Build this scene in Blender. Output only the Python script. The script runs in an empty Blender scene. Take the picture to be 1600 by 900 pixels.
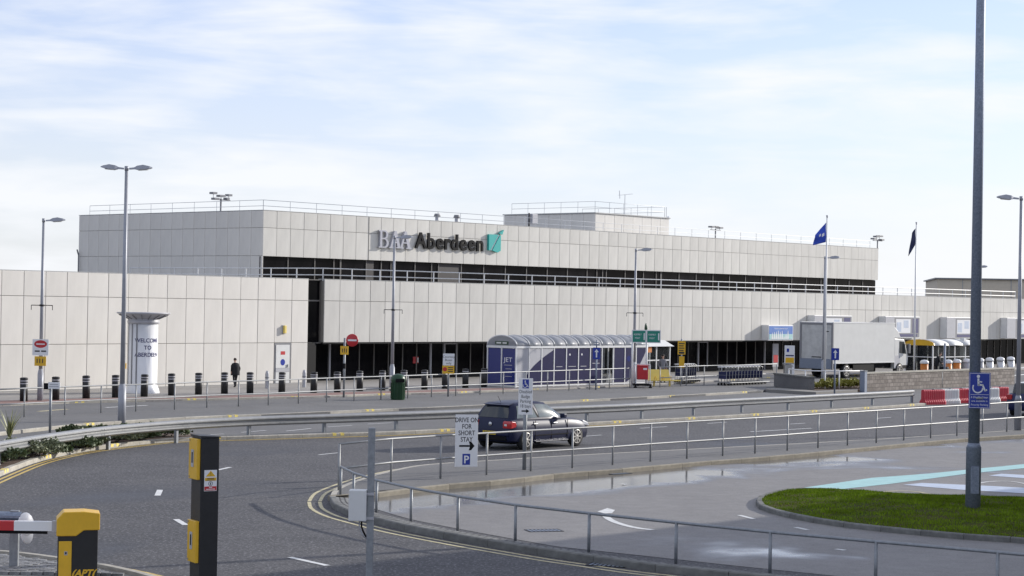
import bpy, bmesh, math, random
from math import radians, sin, cos, pi, sqrt, atan2
from mathutils import Vector, Matrix
random.seed(7)
scene = bpy.context.scene
COL = scene.collection

# ------------------------------------------------------------------ camera
cam_data = bpy.data.cameras.new('camera')
cam_data.sensor_width = 36.0
cam_data.lens = 67.44
cam_data.clip_start = 0.5
cam_data.clip_end = 6000
cam = bpy.data.objects.new('camera', cam_data)
COL.objects.link(cam)
cam.matrix_world = (Matrix.Translation((0, 0, 4.588)) @ Matrix.Rotation(radians(90 + 0.4394), 4, 'X')
                    @ Matrix.Rotation(radians(1.021), 4, 'Z'))
scene.camera = cam

# ------------------------------------------------------------------ sky
SUN_EL = radians(19)
SUN_AZ = radians(31)            # measured from +x towards +y: the sun stands ahead and to the right
world = bpy.data.worlds.new('World')
scene.world = world
world.use_nodes = True
nt = world.node_tree
for n_ in list(nt.nodes):
    nt.nodes.remove(n_)
def wn(t, **kw):
    n_ = nt.nodes.new(t)
    for k, v in kw.items():
        setattr(n_, k, v)
    return n_
def wl(a, b):
    nt.links.new(a, b)
out = wn('ShaderNodeOutputWorld')
bg = wn('ShaderNodeBackground')
bg.inputs['Strength'].default_value = 0.15
sky = wn('ShaderNodeTexSky', sky_type='NISHITA')
sky.sun_disc = False
sky.sun_elevation = SUN_EL
sky.sun_rotation = radians(90) - SUN_AZ
sky.air_density = 1.0
sky.dust_density = 0.7
sky.ozone_density = 1.5
tc = wn('ShaderNodeTexCoord')
mp = wn('ShaderNodeMapping')
mp.inputs['Scale'].default_value = (6.0, 3.5, 42.0)
mp.inputs['Rotation'].default_value = (0.0, 0.06, 0.0)
wl(tc.outputs['Generated'], mp.inputs['Vector'])
nz = wn('ShaderNodeTexNoise')
nz.inputs['Scale'].default_value = 1.0
nz.inputs['Detail'].default_value = 9
nz.inputs['Roughness'].default_value = 0.56
nz.inputs['Distortion'].default_value = 0.55
wl(mp.outputs['Vector'], nz.inputs['Vector'])
mp2 = wn('ShaderNodeMapping')
mp2.inputs['Scale'].default_value = (2.2, 1.6, 9.0)
mp2.inputs['Location'].default_value = (3.1, 0.4, 1.7)
wl(tc.outputs['Generated'], mp2.inputs['Vector'])
nz2 = wn('ShaderNodeTexNoise')
nz2.inputs['Detail'].default_value = 4
wl(mp2.outputs['Vector'], nz2.inputs['Vector'])
addn = wn('ShaderNodeMath', operation='ADD')
wl(nz.outputs['Fac'], addn.inputs[0])
wl(nz2.outputs['Fac'], addn.inputs[1])
ramp = wn('ShaderNodeMapRange')
ramp.inputs['From Min'].default_value = 0.86
ramp.inputs['From Max'].default_value = 1.22
wl(addn.outputs[0], ramp.inputs['Value'])
# thin haze whitens the air towards the horizon
sep = wn('ShaderNodeSeparateXYZ')
wl(tc.outputs['Generated'], sep.inputs[0])
hz = wn('ShaderNodeMapRange')
hz.inputs['From Min'].default_value = 0.0
hz.inputs['From Max'].default_value = 0.20
hz.inputs['To Min'].default_value = 0.74
hz.inputs['To Max'].default_value = 0.30
wl(sep.outputs['Z'], hz.inputs['Value'])
mx = wn('ShaderNodeMath', operation='MAXIMUM')
cm = wn('ShaderNodeMath', operation='MULTIPLY')
cm.inputs[1].default_value = 0.85
wl(ramp.outputs['Result'], cm.inputs[0])
scr = wn('ShaderNodeMath', operation='MULTIPLY_ADD')   # 1-(1-a)(1-b) = a + b - ab
inv = wn('ShaderNodeMath', operation='SUBTRACT')
inv.inputs[0].default_value = 1.0
wl(hz.outputs['Result'], inv.inputs[1])
wl(cm.outputs[0], scr.inputs[0]); wl(inv.outputs[0], scr.inputs[1]); wl(hz.outputs['Result'], scr.inputs[2])
mix = wn('ShaderNodeMix', data_type='RGBA')
wl(scr.outputs[0], mix.inputs['Factor'])
gain = wn('ShaderNodeMix', data_type='RGBA', blend_type='MULTIPLY')
gain.inputs['Factor'].default_value = 1.0
gain.inputs['B'].default_value = (0.54, 0.61, 0.92, 1)
wl(sky.outputs['Color'], gain.inputs['A'])
wl(gain.outputs['Result'], mix.inputs['A'])
mix.inputs['B'].default_value = (4.64, 4.74, 4.92, 1)
wl(mix.outputs['Result'], bg.inputs['Color'])
wl(bg.outputs[0], out.inputs['Surface'])

# ------------------------------------------------------------------ sun (low, from the right)
sd = bpy.data.lights.new('sun', 'SUN')
sd.energy = 3.4
sd.angle = radians(0.6)
sd.color = (1.0, 0.95, 0.87)
sun = bpy.data.objects.new('sun', sd)
COL.objects.link(sun)
sun.rotation_euler = (0, radians(90) - SUN_EL, SUN_AZ)
sun.location = (60, 40, 40)

scene.view_settings.view_transform = 'Standard'
scene.view_settings.look = 'None'
scene.view_settings.exposure = 0.48
scene.view_settings.gamma = 1.0
scene.view_settings.use_curve_mapping = False
scene.render.engine = 'CYCLES'

# ================================================================== materials
MATS = {}
def mat(name, col, rough=0.6, metal=0.0, var=0.0, vscale=3.0, bump=0.0, bscale=40.0, spec=0.5, col2=None,
        stretch=None, objrand=0.0, emit=0.0, alpha=None, coat=0.0):
    if name in MATS:
        return MATS[name]
    m = bpy.data.materials.new(name)
    m.use_nodes = True
    t = m.node_tree
    b = t.nodes['Principled BSDF']
    c4 = (*col, 1)
    b.inputs['Base Color'].default_value = c4
    b.inputs['Roughness'].default_value = rough
    b.inputs['Metallic'].default_value = metal
    b.inputs['Specular IOR Level'].default_value = spec
    b.inputs['Coat Weight'].default_value = coat
    last = None
    if var or bump or col2:
        tcn = t.nodes.new('ShaderNodeTexCoord')
        src = tcn.outputs['Object']
        if stretch:
            mpn = t.nodes.new('ShaderNodeMapping')
            mpn.inputs['Scale'].default_value = stretch
            t.links.new(src, mpn.inputs['Vector'])
            src = mpn.outputs['Vector']
    if var or col2:
        n1 = t.nodes.new('ShaderNodeTexNoise')
        n1.inputs['Scale'].default_value = vscale
        n1.inputs['Detail'].default_value = 6
        n1.inputs['Roughness'].default_value = 0.6
        t.links.new(src, n1.inputs['Vector'])
        mr = t.nodes.new('ShaderNodeMapRange')
        mr.inputs['From Min'].default_value = 0.3
        mr.inputs['From Max'].default_value = 0.7
        t.links.new(n1.outputs['Fac'], mr.inputs['Value'])
        mxn = t.nodes.new('ShaderNodeMix')
        mxn.data_type = 'RGBA'
        lo = tuple(max(0, x * (1 - var)) for x in col)
        hi = col2 if col2 else tuple(min(1, x * (1 + var)) for x in col)
        mxn.inputs['A'].default_value = (*lo, 1)
        mxn.inputs['B'].default_value = (*hi, 1)
        t.links.new(mr.outputs['Result'], mxn.inputs['Factor'])
        last = mxn.outputs['Result']
    if objrand:
        oi = t.nodes.new('ShaderNodeObjectInfo')
        mr2 = t.nodes.new('ShaderNodeMapRange')
        mr2.inputs['To Min'].default_value = 1 - objrand
        mr2.inputs['To Max'].default_value = 1 + objrand
        t.links.new(oi.outputs['Random'], mr2.inputs['Value'])
        mm = t.nodes.new('ShaderNodeMix')
        mm.data_type = 'RGBA'
        mm.blend_type = 'MULTIPLY'
        mm.inputs['Factor'].default_value = 1
        if last:
            t.links.new(last, mm.inputs['A'])
        else:
            mm.inputs['A'].default_value = c4
        t.links.new(mr2.outputs['Result'], mm.inputs['B'])
        last = mm.outputs['Result']
    if last:
        t.links.new(last, b.inputs['Base Color'])
    if bump:
        n2 = t.nodes.new('ShaderNodeTexNoise')
        n2.inputs['Scale'].default_value = bscale
        n2.inputs['Detail'].default_value = 4
        t.links.new(src, n2.inputs['Vector'])
        bp_ = t.nodes.new('ShaderNodeBump')
        bp_.inputs['Strength'].default_value = bump
        bp_.inputs['Distance'].default_value = 0.02
        t.links.new(n2.outputs['Fac'], bp_.inputs['Height'])
        t.links.new(bp_.outputs['Normal'], b.inputs['Normal'])
    if emit:
        b.inputs['Emission Color'].default_value = c4
        b.inputs['Emission Strength'].default_value = emit
    MATS[name] = m
    return m

def asphalt(name, dark, light, speck, wet=0.0, wet_scale=0.12, grain=38.0, rough=0.85, patch=0.25, thr=0.52, puddle=None):
    """tarmac: aggregate speckle, broad worn patches, optional wet film in the low spots"""
    m = bpy.data.materials.new(name)
    m.use_nodes = True
    t = m.node_tree
    b = t.nodes['Principled BSDF']
    g = t.nodes.new('ShaderNodeNewGeometry')
    def noise(sc, det=4, rg=0.6, dist=0.0):
        n1 = t.nodes.new('ShaderNodeTexNoise')
        n1.inputs['Scale'].default_value = sc
        n1.inputs['Detail'].default_value = det
        n1.inputs['Roughness'].default_value = rg
        n1.inputs['Distortion'].default_value = dist
        t.links.new(g.outputs['Position'], n1.inputs['Vector'])
        return n1.outputs['Fac']
    def mr(s, a, b_, lo=0.0, hi=1.0):
        r = t.nodes.new('ShaderNodeMapRange')
        r.inputs['From Min'].default_value = a; r.inputs['From Max'].default_value = b_
        r.inputs['To Min'].default_value = lo; r.inputs['To Max'].default_value = hi
        t.links.new(s, r.inputs['Value'])
        return r.outputs['Result']
    def mixc(fac, a, b_, mode='MIX'):
        x = t.nodes.new('ShaderNodeMix')
        x.data_type = 'RGBA'; x.blend_type = mode
        if isinstance(fac, float): x.inputs['Factor'].default_value = fac
        else: t.links.new(fac, x.inputs['Factor'])
        for k, v in (('A', a), ('B', b_)):
            if isinstance(v, tuple): x.inputs[k].default_value = (*v, 1)
            else: t.links.new(v, x.inputs[k])
        return x.outputs['Result']
    base = mixc(mr(noise(0.35, 5), 0.32, 0.68), dark, light)
    streak = mr(noise(2.3, 6, 0.7), 0.3, 0.75, 1 - patch, 1 + patch)
    base = mixc(1.0, base, streak, 'MULTIPLY')
    gr = noise(grain, 2, 0.7)
    base = mixc(mr(gr, 0.53, 0.72), base, speck)
    base = mixc(mr(noise(grain * 0.6, 2), 0.38, 0.25), base, tuple(x * 0.45 for x in dark))
    hgt = gr
    if wet:
        wsrc = noise(wet_scale, 4, 0.5, 0.6)
        if puddle:      # water lies along the low edge: signed distance to a ground line
            nx_, ny_, c_, wd_ = puddle
            dp = t.nodes.new('ShaderNodeVectorMath'); dp.operation = 'DOT_PRODUCT'
            dp.inputs[1].default_value = (nx_, ny_, 0)
            t.links.new(g.outputs['Position'], dp.inputs[0])
            near = mr(dp.outputs['Value'], c_, c_ + wd_, 0.20, -0.02)
            ad = t.nodes.new('ShaderNodeMath'); ad.operation = 'ADD'
            t.links.new(wsrc, ad.inputs[0]); t.links.new(near, ad.inputs[1])
            wsrc = ad.outputs[0]
        wm = mr(wsrc, thr, thr + 0.10)
        base = mixc(wm, base, mixc(1.0, base, (0.50, 0.52, 0.56), 'MULTIPLY'))
        rr = mr(wm, 0, 1, rough, rough - wet)
        t.links.new(rr, b.inputs['Roughness'])
        bs = mr(wm, 0, 1, 0.55, 0.06)
    else:
        b.inputs['Roughness'].default_value = rough
        bs = None
    t.links.new(base, b.inputs['Base Color'])
    bm_ = t.nodes.new('ShaderNodeBump')
    bm_.inputs['Distance'].default_value = 0.012
    if bs: t.links.new(bs, bm_.inputs['Strength'])
    else: bm_.inputs['Strength'].default_value = 0.55
    t.links.new(hgt, bm_.inputs['Height'])
    t.links.new(bm_.outputs['Normal'], b.inputs['Normal'])
    MATS[name] = m
    return m

def brickmat(name, c1, c2, mortar, scale, bw, bh, msize=0.02, bump=0.4, rough=0.9):
    m = bpy.data.materials.new(name)
    m.use_nodes = True
    t = m.node_tree
    b = t.nodes['Principled BSDF']
    tcn = t.nodes.new('ShaderNodeTexCoord')
    bt = t.nodes.new('ShaderNodeTexBrick')
    bt.inputs['Color1'].default_value = (*c1, 1)
    bt.inputs['Color2'].default_value = (*c2, 1)
    bt.inputs['Mortar'].default_value = (*mortar, 1)
    bt.inputs['Scale'].default_value = scale
    bt.inputs['Brick Width'].default_value = bw
    bt.inputs['Row Height'].default_value = bh
    bt.inputs['Mortar Size'].default_value = msize
    mpn = t.nodes.new('ShaderNodeMapping')
    t.links.new(tcn.outputs['UV'], mpn.inputs['Vector'])
    t.links.new(mpn.outputs['Vector'], bt.inputs['Vector'])
    nz_ = t.nodes.new('ShaderNodeTexNoise')
    nz_.inputs['Scale'].default_value = 6
    nz_.inputs['Detail'].default_value = 6
    t.links.new(tcn.outputs['Object'], nz_.inputs['Vector'])
    mr = t.nodes.new('ShaderNodeMapRange')
    mr.inputs['To Min'].default_value = 0.55; mr.inputs['To Max'].default_value = 1.45
    t.links.new(nz_.outputs['Fac'], mr.inputs['Value'])
    mm = t.nodes.new('ShaderNodeMix'); mm.data_type = 'RGBA'; mm.blend_type = 'MULTIPLY'
    mm.inputs['Factor'].default_value = 1
    t.links.new(bt.outputs['Color'], mm.inputs['A']); t.links.new(mr.outputs['Result'], mm.inputs['B'])
    t.links.new(mm.outputs['Result'], b.inputs['Base Color'])
    b.inputs['Roughness'].default_value = rough
    bm_ = t.nodes.new('ShaderNodeBump'); bm_.inputs['Strength'].default_value = bump; bm_.inputs['Distance'].default_value = 0.02
    iv = t.nodes.new('ShaderNodeMath'); iv.operation = 'SUBTRACT'; iv.inputs[0].default_value = 1
    t.links.new(bt.outputs['Fac'], iv.inputs[1])
    t.links.new(iv.outputs[0], bm_.inputs['Height']); t.links.new(bm_.outputs['Normal'], b.inputs['Normal'])
    MATS[name] = m
    return m

def glassmat(name, tint, alpha_mix, rough=0.03):
    """thin sheet glass / acrylic: part see-through, part reflective tinted"""
    m = bpy.data.materials.new(name)
    m.use_nodes = True
    t = m.node_tree
    b = t.nodes['Principled BSDF']
    b.inputs['Base Color'].default_value = (*tint, 1)
    b.inputs['Roughness'].default_value = rough
    o = t.nodes['Material Output']
    tr = t.nodes.new('ShaderNodeBsdfTransparent')
    tr.inputs['Color'].default_value = (0.93, 0.95, 0.95, 1)
    ms = t.nodes.new('ShaderNodeMixShader')
    ms.inputs['Fac'].default_value = alpha_mix
    t.links.new(tr.outputs[0], ms.inputs[1]); t.links.new(b.outputs[0], ms.inputs[2])
    t.links.new(ms.outputs[0], o.inputs['Surface'])
    MATS[name] = m
    return m

mat('panel', (0.62, 0.60, 0.55), 0.55, var=0.075, vscale=1.2, stretch=(1.5, 1.5, 0.35), objrand=0.065, spec=0.3)
mat('panel_cool', (0.68, 0.65, 0.595), 0.55, var=0.06, vscale=1.0, stretch=(1.5, 1.5, 0.35), objrand=0.03, spec=0.3)
mat('joint', (0.23, 0.22, 0.20), 0.9)
mat('coping', (0.40, 0.40, 0.39), 0.5, var=0.08)
mat('dark_glass', (0.004, 0.004, 0.005), 0.08, spec=0.06, objrand=0.6, col2=(0.012, 0.011, 0.012), vscale=1.3)
mat('curtain', (0.035, 0.03, 0.03), 0.6, var=0.2, vscale=4, stretch=(6, 6, .4))
mat('dark_frame', (0.016, 0.015, 0.015), 0.6, spec=0.2)
mat('mullion', (0.13, 0.12, 0.11), 0.45)
mat('white_metal', (0.72, 0.72, 0.71), 0.45, var=0.05)
mat('galv', (0.27, 0.285, 0.30), 0.5, metal=0.4, var=0.16, vscale=14)
mat('galv_bright', (0.30, 0.305, 0.305), 0.48, metal=0.35, var=0.10, vscale=5)
mat('galv_dark', (0.23, 0.265, 0.33), 0.6, metal=0.35, var=0.25, vscale=25)
mat('pole_grey', (0.33, 0.34, 0.37), 0.5, metal=0.2, var=0.08, vscale=6)
mat('rail_thin', (0.55, 0.56, 0.57), 0.5, metal=0.2)
mat('black', (0.008, 0.008, 0.009), 0.7, var=0.15, spec=0.15)
mat('black_metal', (0.013, 0.013, 0.014), 0.5, var=0.2, vscale=8, bump=0.05)
mat('yellow_paint', (0.72, 0.42, 0.02), 0.4, var=0.08, vscale=4)
mat('yellow_pale', (0.78, 0.60, 0.14), 0.5, var=0.06)
mat('white', (0.78, 0.78, 0.78), 0.4, var=0.03)
mat('offwhite', (0.66, 0.66, 0.64), 0.5, var=0.05)
mat('red', (0.50, 0.025, 0.03), 0.4, var=0.08)
mat('red_plastic', (0.52, 0.03, 0.05), 0.38, var=0.10)
mat('orange', (0.62, 0.20, 0.03), 0.5)
mat('green_sign', (0.02, 0.22, 0.16), 0.4)
mat('green_dark', (0.014, 0.055, 0.022), 0.4, var=0.2, bump=0.1)
mat('teal', (0.03, 0.42, 0.38), 0.4)
mat('blue_sign', (0.012, 0.035, 0.30), 0.35)
mat('navy', (0.013, 0.019, 0.075), 0.5)
mat('purple', (0.018, 0.018, 0.070), 0.45, var=0.12, spec=0.15)
mat('blue_panel', (0.016, 0.028, 0.17), 0.25)
mat('ltgrey', (0.42, 0.42, 0.44), 0.5, var=0.06)
mat('midgrey', (0.22, 0.22, 0.23), 0.5)
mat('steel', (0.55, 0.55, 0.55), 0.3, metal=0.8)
mat('letter_grey', (0.42, 0.42, 0.46), 0.4, metal=0.2)
mat('letter_edge', (0.25, 0.25, 0.30), 0.4)
mat('text_dark', (0.03, 0.03, 0.035), 0.5)
mat('text_navy', (0.03, 0.03, 0.13), 0.5)
mat('rubber', (0.018, 0.018, 0.018), 0.8)
mat('tan_wall', (0.60, 0.53, 0.42), 0.8, var=0.05)
mat('truck_white', (0.60, 0.60, 0.575), 0.45, var=0.05, vscale=1.5)
mat('truck_grey', (0.52, 0.52, 0.50), 0.5, var=0.15, vscale=2.5)
mat('carpaint', (0.012, 0.016, 0.048), 0.42, metal=0.0, coat=0.08, spec=0.25)
mat('flag_blue', (0.03, 0.08, 0.50), 0.7)
mat('poster_blue', (0.05, 0.14, 0.50), 0.4, col2=(0.16, 0.30, 0.62), vscale=0.8)
mat('kerb_tan', (0.24, 0.215, 0.168), 0.85, var=0.2, vscale=6, bump=0.25, bscale=60, objrand=0.08)
mat('car_glass_side', (0.13, 0.155, 0.15), 0.12, spec=0.7, var=0.35, vscale=2.5)  # pale base colour stands in for reflected sky and light seen through the cabin
mat('car_glass', (0.02, 0.026, 0.028), 0.04, spec=0.8)
mat('tail_red', (0.45, 0.012, 0.015), 0.2, coat=0.6)
mat('alloy', (0.60, 0.58, 0.54), 0.3, metal=0.7)
mat('plate_yellow', (0.70, 0.50, 0.03), 0.4)
mat('kerb_light', (0.40, 0.375, 0.32), 0.85, var=0.18, vscale=6, bump=0.25, bscale=60, objrand=0.08)
mat('kerb_dark', (0.15, 0.15, 0.14), 0.8, var=0.28, vscale=5, bump=0.3, bscale=60, objrand=0.12)
mat('yellow_line', (0.58, 0.42, 0.13), 0.7, var=0.30, vscale=9)
mat('yellow_worn', (0.52, 0.46, 0.28), 0.7, var=0.30, vscale=7)
mat('yellow_dab', (0.78, 0.62, 0.16), 0.7, var=0.2)
mat('white_line', (0.66, 0.66, 0.64), 0.6, var=0.22, vscale=9)
mat('cyan_line', (0.36, 0.60, 0.58), 0.5, var=0.12, vscale=3)
mat('paleblue_line', (0.50, 0.56, 0.66), 0.45, var=0.12, vscale=3)
mat('soil', (0.10, 0.065, 0.045), 0.95, var=0.4, vscale=9, bump=0.8, bscale=30)
mat('red_paving', (0.25, 0.15, 0.13), 0.85, var=0.15, vscale=3)
mat('sett', (0.20, 0.20, 0.20), 0.7, var=0.4, vscale=12, bump=0.4, bscale=30, objrand=0.3)
mat('skin', (0.52, 0.33, 0.25), 0.5)
mat('hair', (0.03, 0.02, 0.015), 0.6)
mat('coat_black', (0.010, 0.010, 0.013), 0.85)
mat('grey_cloth', (0.24, 0.24, 0.26), 0.9)
mat('trousers', (0.015, 0.015, 0.02), 0.9)
mat('leaf_dark', (0.085, 0.115, 0.045), 0.55, var=0.45, vscale=9)
mat('leaf_grey', (0.165, 0.185, 0.105), 0.55, var=0.4, vscale=9)
mat('leaf_lime', (0.25, 0.24, 0.04), 0.6, var=0.35, vscale=9)
mat('leaf_spiky', (0.20, 0.21, 0.08), 0.5, var=0.3, vscale=5)
mat('bark', (0.08, 0.06, 0.04), 0.9)
mat('grass', (0.165, 0.245, 0.018), 0.9, var=0.40, vscale=1.6, spec=0.0)
mat('turf', (0.05, 0.075, 0.014), 0.95, col2=(0.085, 0.07, 0.03), vscale=2.5, spec=0.05, bump=0.5, bscale=40)
_a = Vector((-3.076, 45.630)); _b = Vector((7.907, 58.605)); _d = (_b - _a).normalized()
PUD = (_d.y, -_d.x, _a.dot(Vector((_d.y, -_d.x))), 4.2)
asphalt('asphalt_road', (0.048, 0.047, 0.051), (0.076, 0.073, 0.075), (0.235, 0.232, 0.24), wet=0.30, wet_scale=0.09, grain=15, rough=0.82, patch=0.30, thr=0.57)
asphalt('asphalt_park', (0.185, 0.175, 0.168), (0.225, 0.214, 0.205), (0.29, 0.28, 0.27), wet=0.60, wet_scale=0.16, grain=40, rough=0.68, patch=0.16, thr=0.555, puddle=PUD)
asphalt('asphalt_far', (0.11, 0.108, 0.108), (0.150, 0.147, 0.145), (0.19, 0.19, 0.19), grain=20, rough=0.9, patch=0.12)
asphalt('asphalt_path', (0.125, 0.122, 0.120), (0.160, 0.157, 0.155), (0.2, 0.2, 0.2), grain=30, rough=0.9, patch=0.10)
asphalt('slab_paving', (0.25, 0.235, 0.22), (0.31, 0.295, 0.275), (0.34, 0.32, 0.30), grain=14, rough=0.9, patch=0.10)
brickmat('stone_block', (0.17, 0.145, 0.125), (0.29, 0.255, 0.225), (0.12, 0.105, 0.095), 1.0, 0.42, 0.21, 0.018)
brickmat('small_setts', (0.26, 0.26, 0.25), (0.16, 0.16, 0.155), (0.05, 0.05, 0.05), 1.0, 0.20, 0.11, 0.02, bump=0.7)
glassmat('clear_glass', (0.05, 0.055, 0.06), 0.25)
glassmat('roof_acrylic', (0.34, 0.35, 0.38), 0.62, 0.4)

# ================================================================== mesh helpers
class MB:
    """collects primitive shapes; build() links them as ONE mesh object"""
    def __init__(s):
        s.v = []; s.f = []; s.m = []; s.mats = []; s.sm = []
        s.cur = 0
    def use(s, name):
        if name not in s.mats: s.mats.append(name)
        s.cur = s.mats.index(name); return s
    def add(s, vs, fs, M=None, smooth=False):
        o = len(s.v)
        s.v += [tuple(M @ Vector(p)) if M else tuple(p) for p in vs]
        for f in fs:
            s.f.append([o + i for i in f]); s.m.append(s.cur); s.sm.append(smooth)
        return s
    def box(s, x0, x1, y0, y1, z0, z1, M=None):
        vs = [(x0, y0, z0), (x1, y0, z0), (x1, y1, z0), (x0, y1, z0), (x0, y0, z1), (x1, y0, z1), (x1, y1, z1), (x0, y1, z1)]
        return s.add(vs, [(0, 3, 2, 1), (4, 5, 6, 7), (0, 1, 5, 4), (1, 2, 6, 5), (2, 3, 7, 6), (3, 0, 4, 7)], M)
    def tube(s, p0, p1, r0, r1=None, n=8, cap=True):
        p0 = Vector(p0); p1 = Vector(p1); r1 = r0 if r1 is None else r1
        d = (p1 - p0).normalized()
        a = Vector((0, 0, 1)) if abs(d.z) < 0.9 else Vector((1, 0, 0))
        u = d.cross(a).normalized(); w = d.cross(u)
        vs = []
        for p, r in ((p0, r0), (p1, r1)):
            for i in range(n):
                t = 2 * pi * i / n
                vs.append(p + u * (r * cos(t)) + w * (r * sin(t)))
        fs = [(i, n + i, n + (i + 1) % n, (i + 1) % n) for i in range(n)]
        s.add(vs, fs, None, n > 6)
        if cap:
            s.add(vs, [tuple(range(n)), tuple(range(2 * n - 1, n - 1, -1))])
        return s
    def pipe(s, pts, r, n=8):
        pts = [Vector(p) for p in pts]
        vs = []; fs = []
        for k, p in enumerate(pts):
            d = (pts[min(k + 1, len(pts) - 1)] - pts[max(k - 1, 0)]).normalized()
            a = Vector((0, 0, 1)) if abs(d.z) < 0.9 else Vector((1, 0, 0))
            u = d.cross(a).normalized(); w = d.cross(u)
            for i in range(n):
                t = 2 * pi * i / n
                vs.append(p + u * (r * cos(t)) + w * (r * sin(t)))
        for k in range(len(pts) - 1):
            for i in range(n):
                fs.append((k * n + i, (k + 1) * n + i, (k + 1) * n + (i + 1) % n, k * n + (i + 1) % n))
        s.add(vs, fs, None, True)
        s.add(vs, [tuple(range(n)), tuple(range(len(vs) - 1, len(vs) - n - 1, -1))])
        return s
    def sweep(s, pts, prof, close=False, zs=None):
        """profile [(side, z)] swept along a ground polyline; side is to the left of travel"""
        n = len(prof); vs = []; fs = []
        P2 = [Vector(p[:2]) for p in pts]
        for k, p in enumerate(P2):
            a = P2[max(k - 1, 0)]; b = P2[min(k + 1, len(P2) - 1)]
            d = (b - a).normalized(); l = Vector((-d.y, d.x))
            z0 = zs[k] if zs else 0
            for (o, z) in prof:
                vs.append((p.x + l.x * o, p.y + l.y * o, z + z0))
        m = n if close else n - 1
        for k in range(len(P2) - 1):
            for i in range(m):
                j = (i + 1) % n
                fs.append((k * n + i, k * n + j, (k + 1) * n + j, (k + 1) * n + i))
        s.add(vs, fs)
        if close:
            s.add(vs, [tuple(range(n - 1, -1, -1)), tuple(range((len(P2) - 1) * n, len(P2) * n))])
        return s
    def lathe(s, prof, n=24, cx=0, cy=0, a0=0, a1=2 * pi):
        vs = []; fs = []
        full = abs(a1 - a0 - 2 * pi) < 1e-6
        k = n if full else n + 1
        for (r, z) in prof:
            for i in range(k):
                t = a0 + (a1 - a0) * i / n
                vs.append((cx + r * cos(t), cy + r * sin(t), z))
        for j in range(len(prof) - 1):
            for i in range(n):
                i2 = (i + 1) % k
                fs.append((j * k + i, j * k + i2, (j + 1) * k + i2, (j + 1) * k + i))
        return s.add(vs, fs, None, True)
    def prism(s, poly, z0, z1, M=None):
        n = len(poly)
        vs = [(x, y, z0) for x, y in poly] + [(x, y, z1) for x, y in poly]
        fs = [tuple(range(n - 1, -1, -1)), tuple(range(n, 2 * n))] + [(i, (i + 1) % n, n + (i + 1) % n, n + i) for i in range(n)]
        return s.add(vs, fs, M)
    def slab_xz(s, poly, y0, y1, M=None):
        """polygon in the x-z plane given thickness along y"""
        n = len(poly)
        vs = [(x, y0, z) for x, z in poly] + [(x, y1, z) for x, z in poly]
        fs = [tuple(range(n)), tuple(range(2 * n - 1, n - 1, -1))] + [(i, n + i, n + (i + 1) % n, (i + 1) % n) for i in range(n)]
        return s.add(vs, fs, M)
    def mesh(s, name, fixn=True):
        me = bpy.data.meshes.new(name)
        me.from_pydata([tuple(p) for p in s.v], [], s.f)
        for k in (s.mats or ['midgrey']): me.materials.append(MATS[k])
        me.polygons.foreach_set('material_index', s.m)
        me.polygons.foreach_set('use_smooth', s.sm)
        me.update()
        if fixn:
            b = bmesh.new(); b.from_mesh(me)
            bmesh.ops.remove_doubles(b, verts=b.verts, dist=1e-5)
            bmesh.ops.recalc_face_normals(b, faces=b.faces)
            b.to_mesh(me); b.free()
        return me
    def build(s, name, m=None, parent=None, loc=None, rz=0, bevel=0, fixn=True):
        if m: s.mats = [m] + [x for x in s.mats if x != m] if not s.mats else s.mats
        return link(name, s.mesh(name, fixn), parent, loc, rz, bevel)

def link(name, me, parent=None, loc=None, rz=0, bevel=0):
    o = bpy.data.objects.new(name, me)
    COL.objects.link(o)
    if parent: o.parent = parent
    if loc: o.location = (loc[0], loc[1], loc[2] if len(loc) > 2 else 0)
    if rz: o.rotation_euler = (0, 0, rz)
    if bevel:
        b = o.modifiers.new('bevel', 'BEVEL')
        b.width = bevel; b.segments = 2; b.limit_method = 'ANGLE'
    return o
def tag(o, label=None, cat=None, group=None, kind=None):
    if label: o['label'] = label
    if cat: o['category'] = cat
    if group: o['group'] = group
    if kind: o['kind'] = kind
    return o
def thing(name, label, cat, loc=(0, 0, 0), rz=0, group=None):
    o = bpy.data.objects.new(name, None)
    o.empty_display_size = 0.3
    COL.objects.link(o)
    o.location = (loc[0], loc[1], loc[2] if len(loc) > 2 else 0)
    o.rotation_euler = (0, 0, rz)
    return tag(o, label, cat, group)
def copy_tree(o, parent=None):
    c = o.copy(); COL.objects.link(c)
    if parent: c.parent = parent
    for ch in list(o.children):
        copy_tree(ch, c)
    return c
def mb(m):
    return MB().use(m)
def text(body, size, m, parent, loc, rz=0, bold=0.0, depth=0.004, align='CENTER', name='lettering', sx=1.0, space=1.0):
    """flat raised lettering standing upright, reading towards local -y"""
    c = bpy.data.curves.new(name, 'FONT')
    c.body = body; c.size = size; c.align_x = align; c.offset = bold; c.extrude = depth; c.resolution_u = 3
    c.space_character = space
    t = bpy.data.objects.new(name, c)
    COL.objects.link(t)
    dg = bpy.context.evaluated_depsgraph_get()
    me = bpy.data.meshes.new_from_object(t.evaluated_get(dg))
    bpy.data.objects.remove(t)
    me.transform(Matrix.Rotation(radians(90), 4, 'X') @ Matrix.Scale(sx, 4, (1, 0, 0)))
    me.materials.clear(); me.materials.append(MATS[m])
    return link(name, me, parent, loc, rz)
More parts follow.
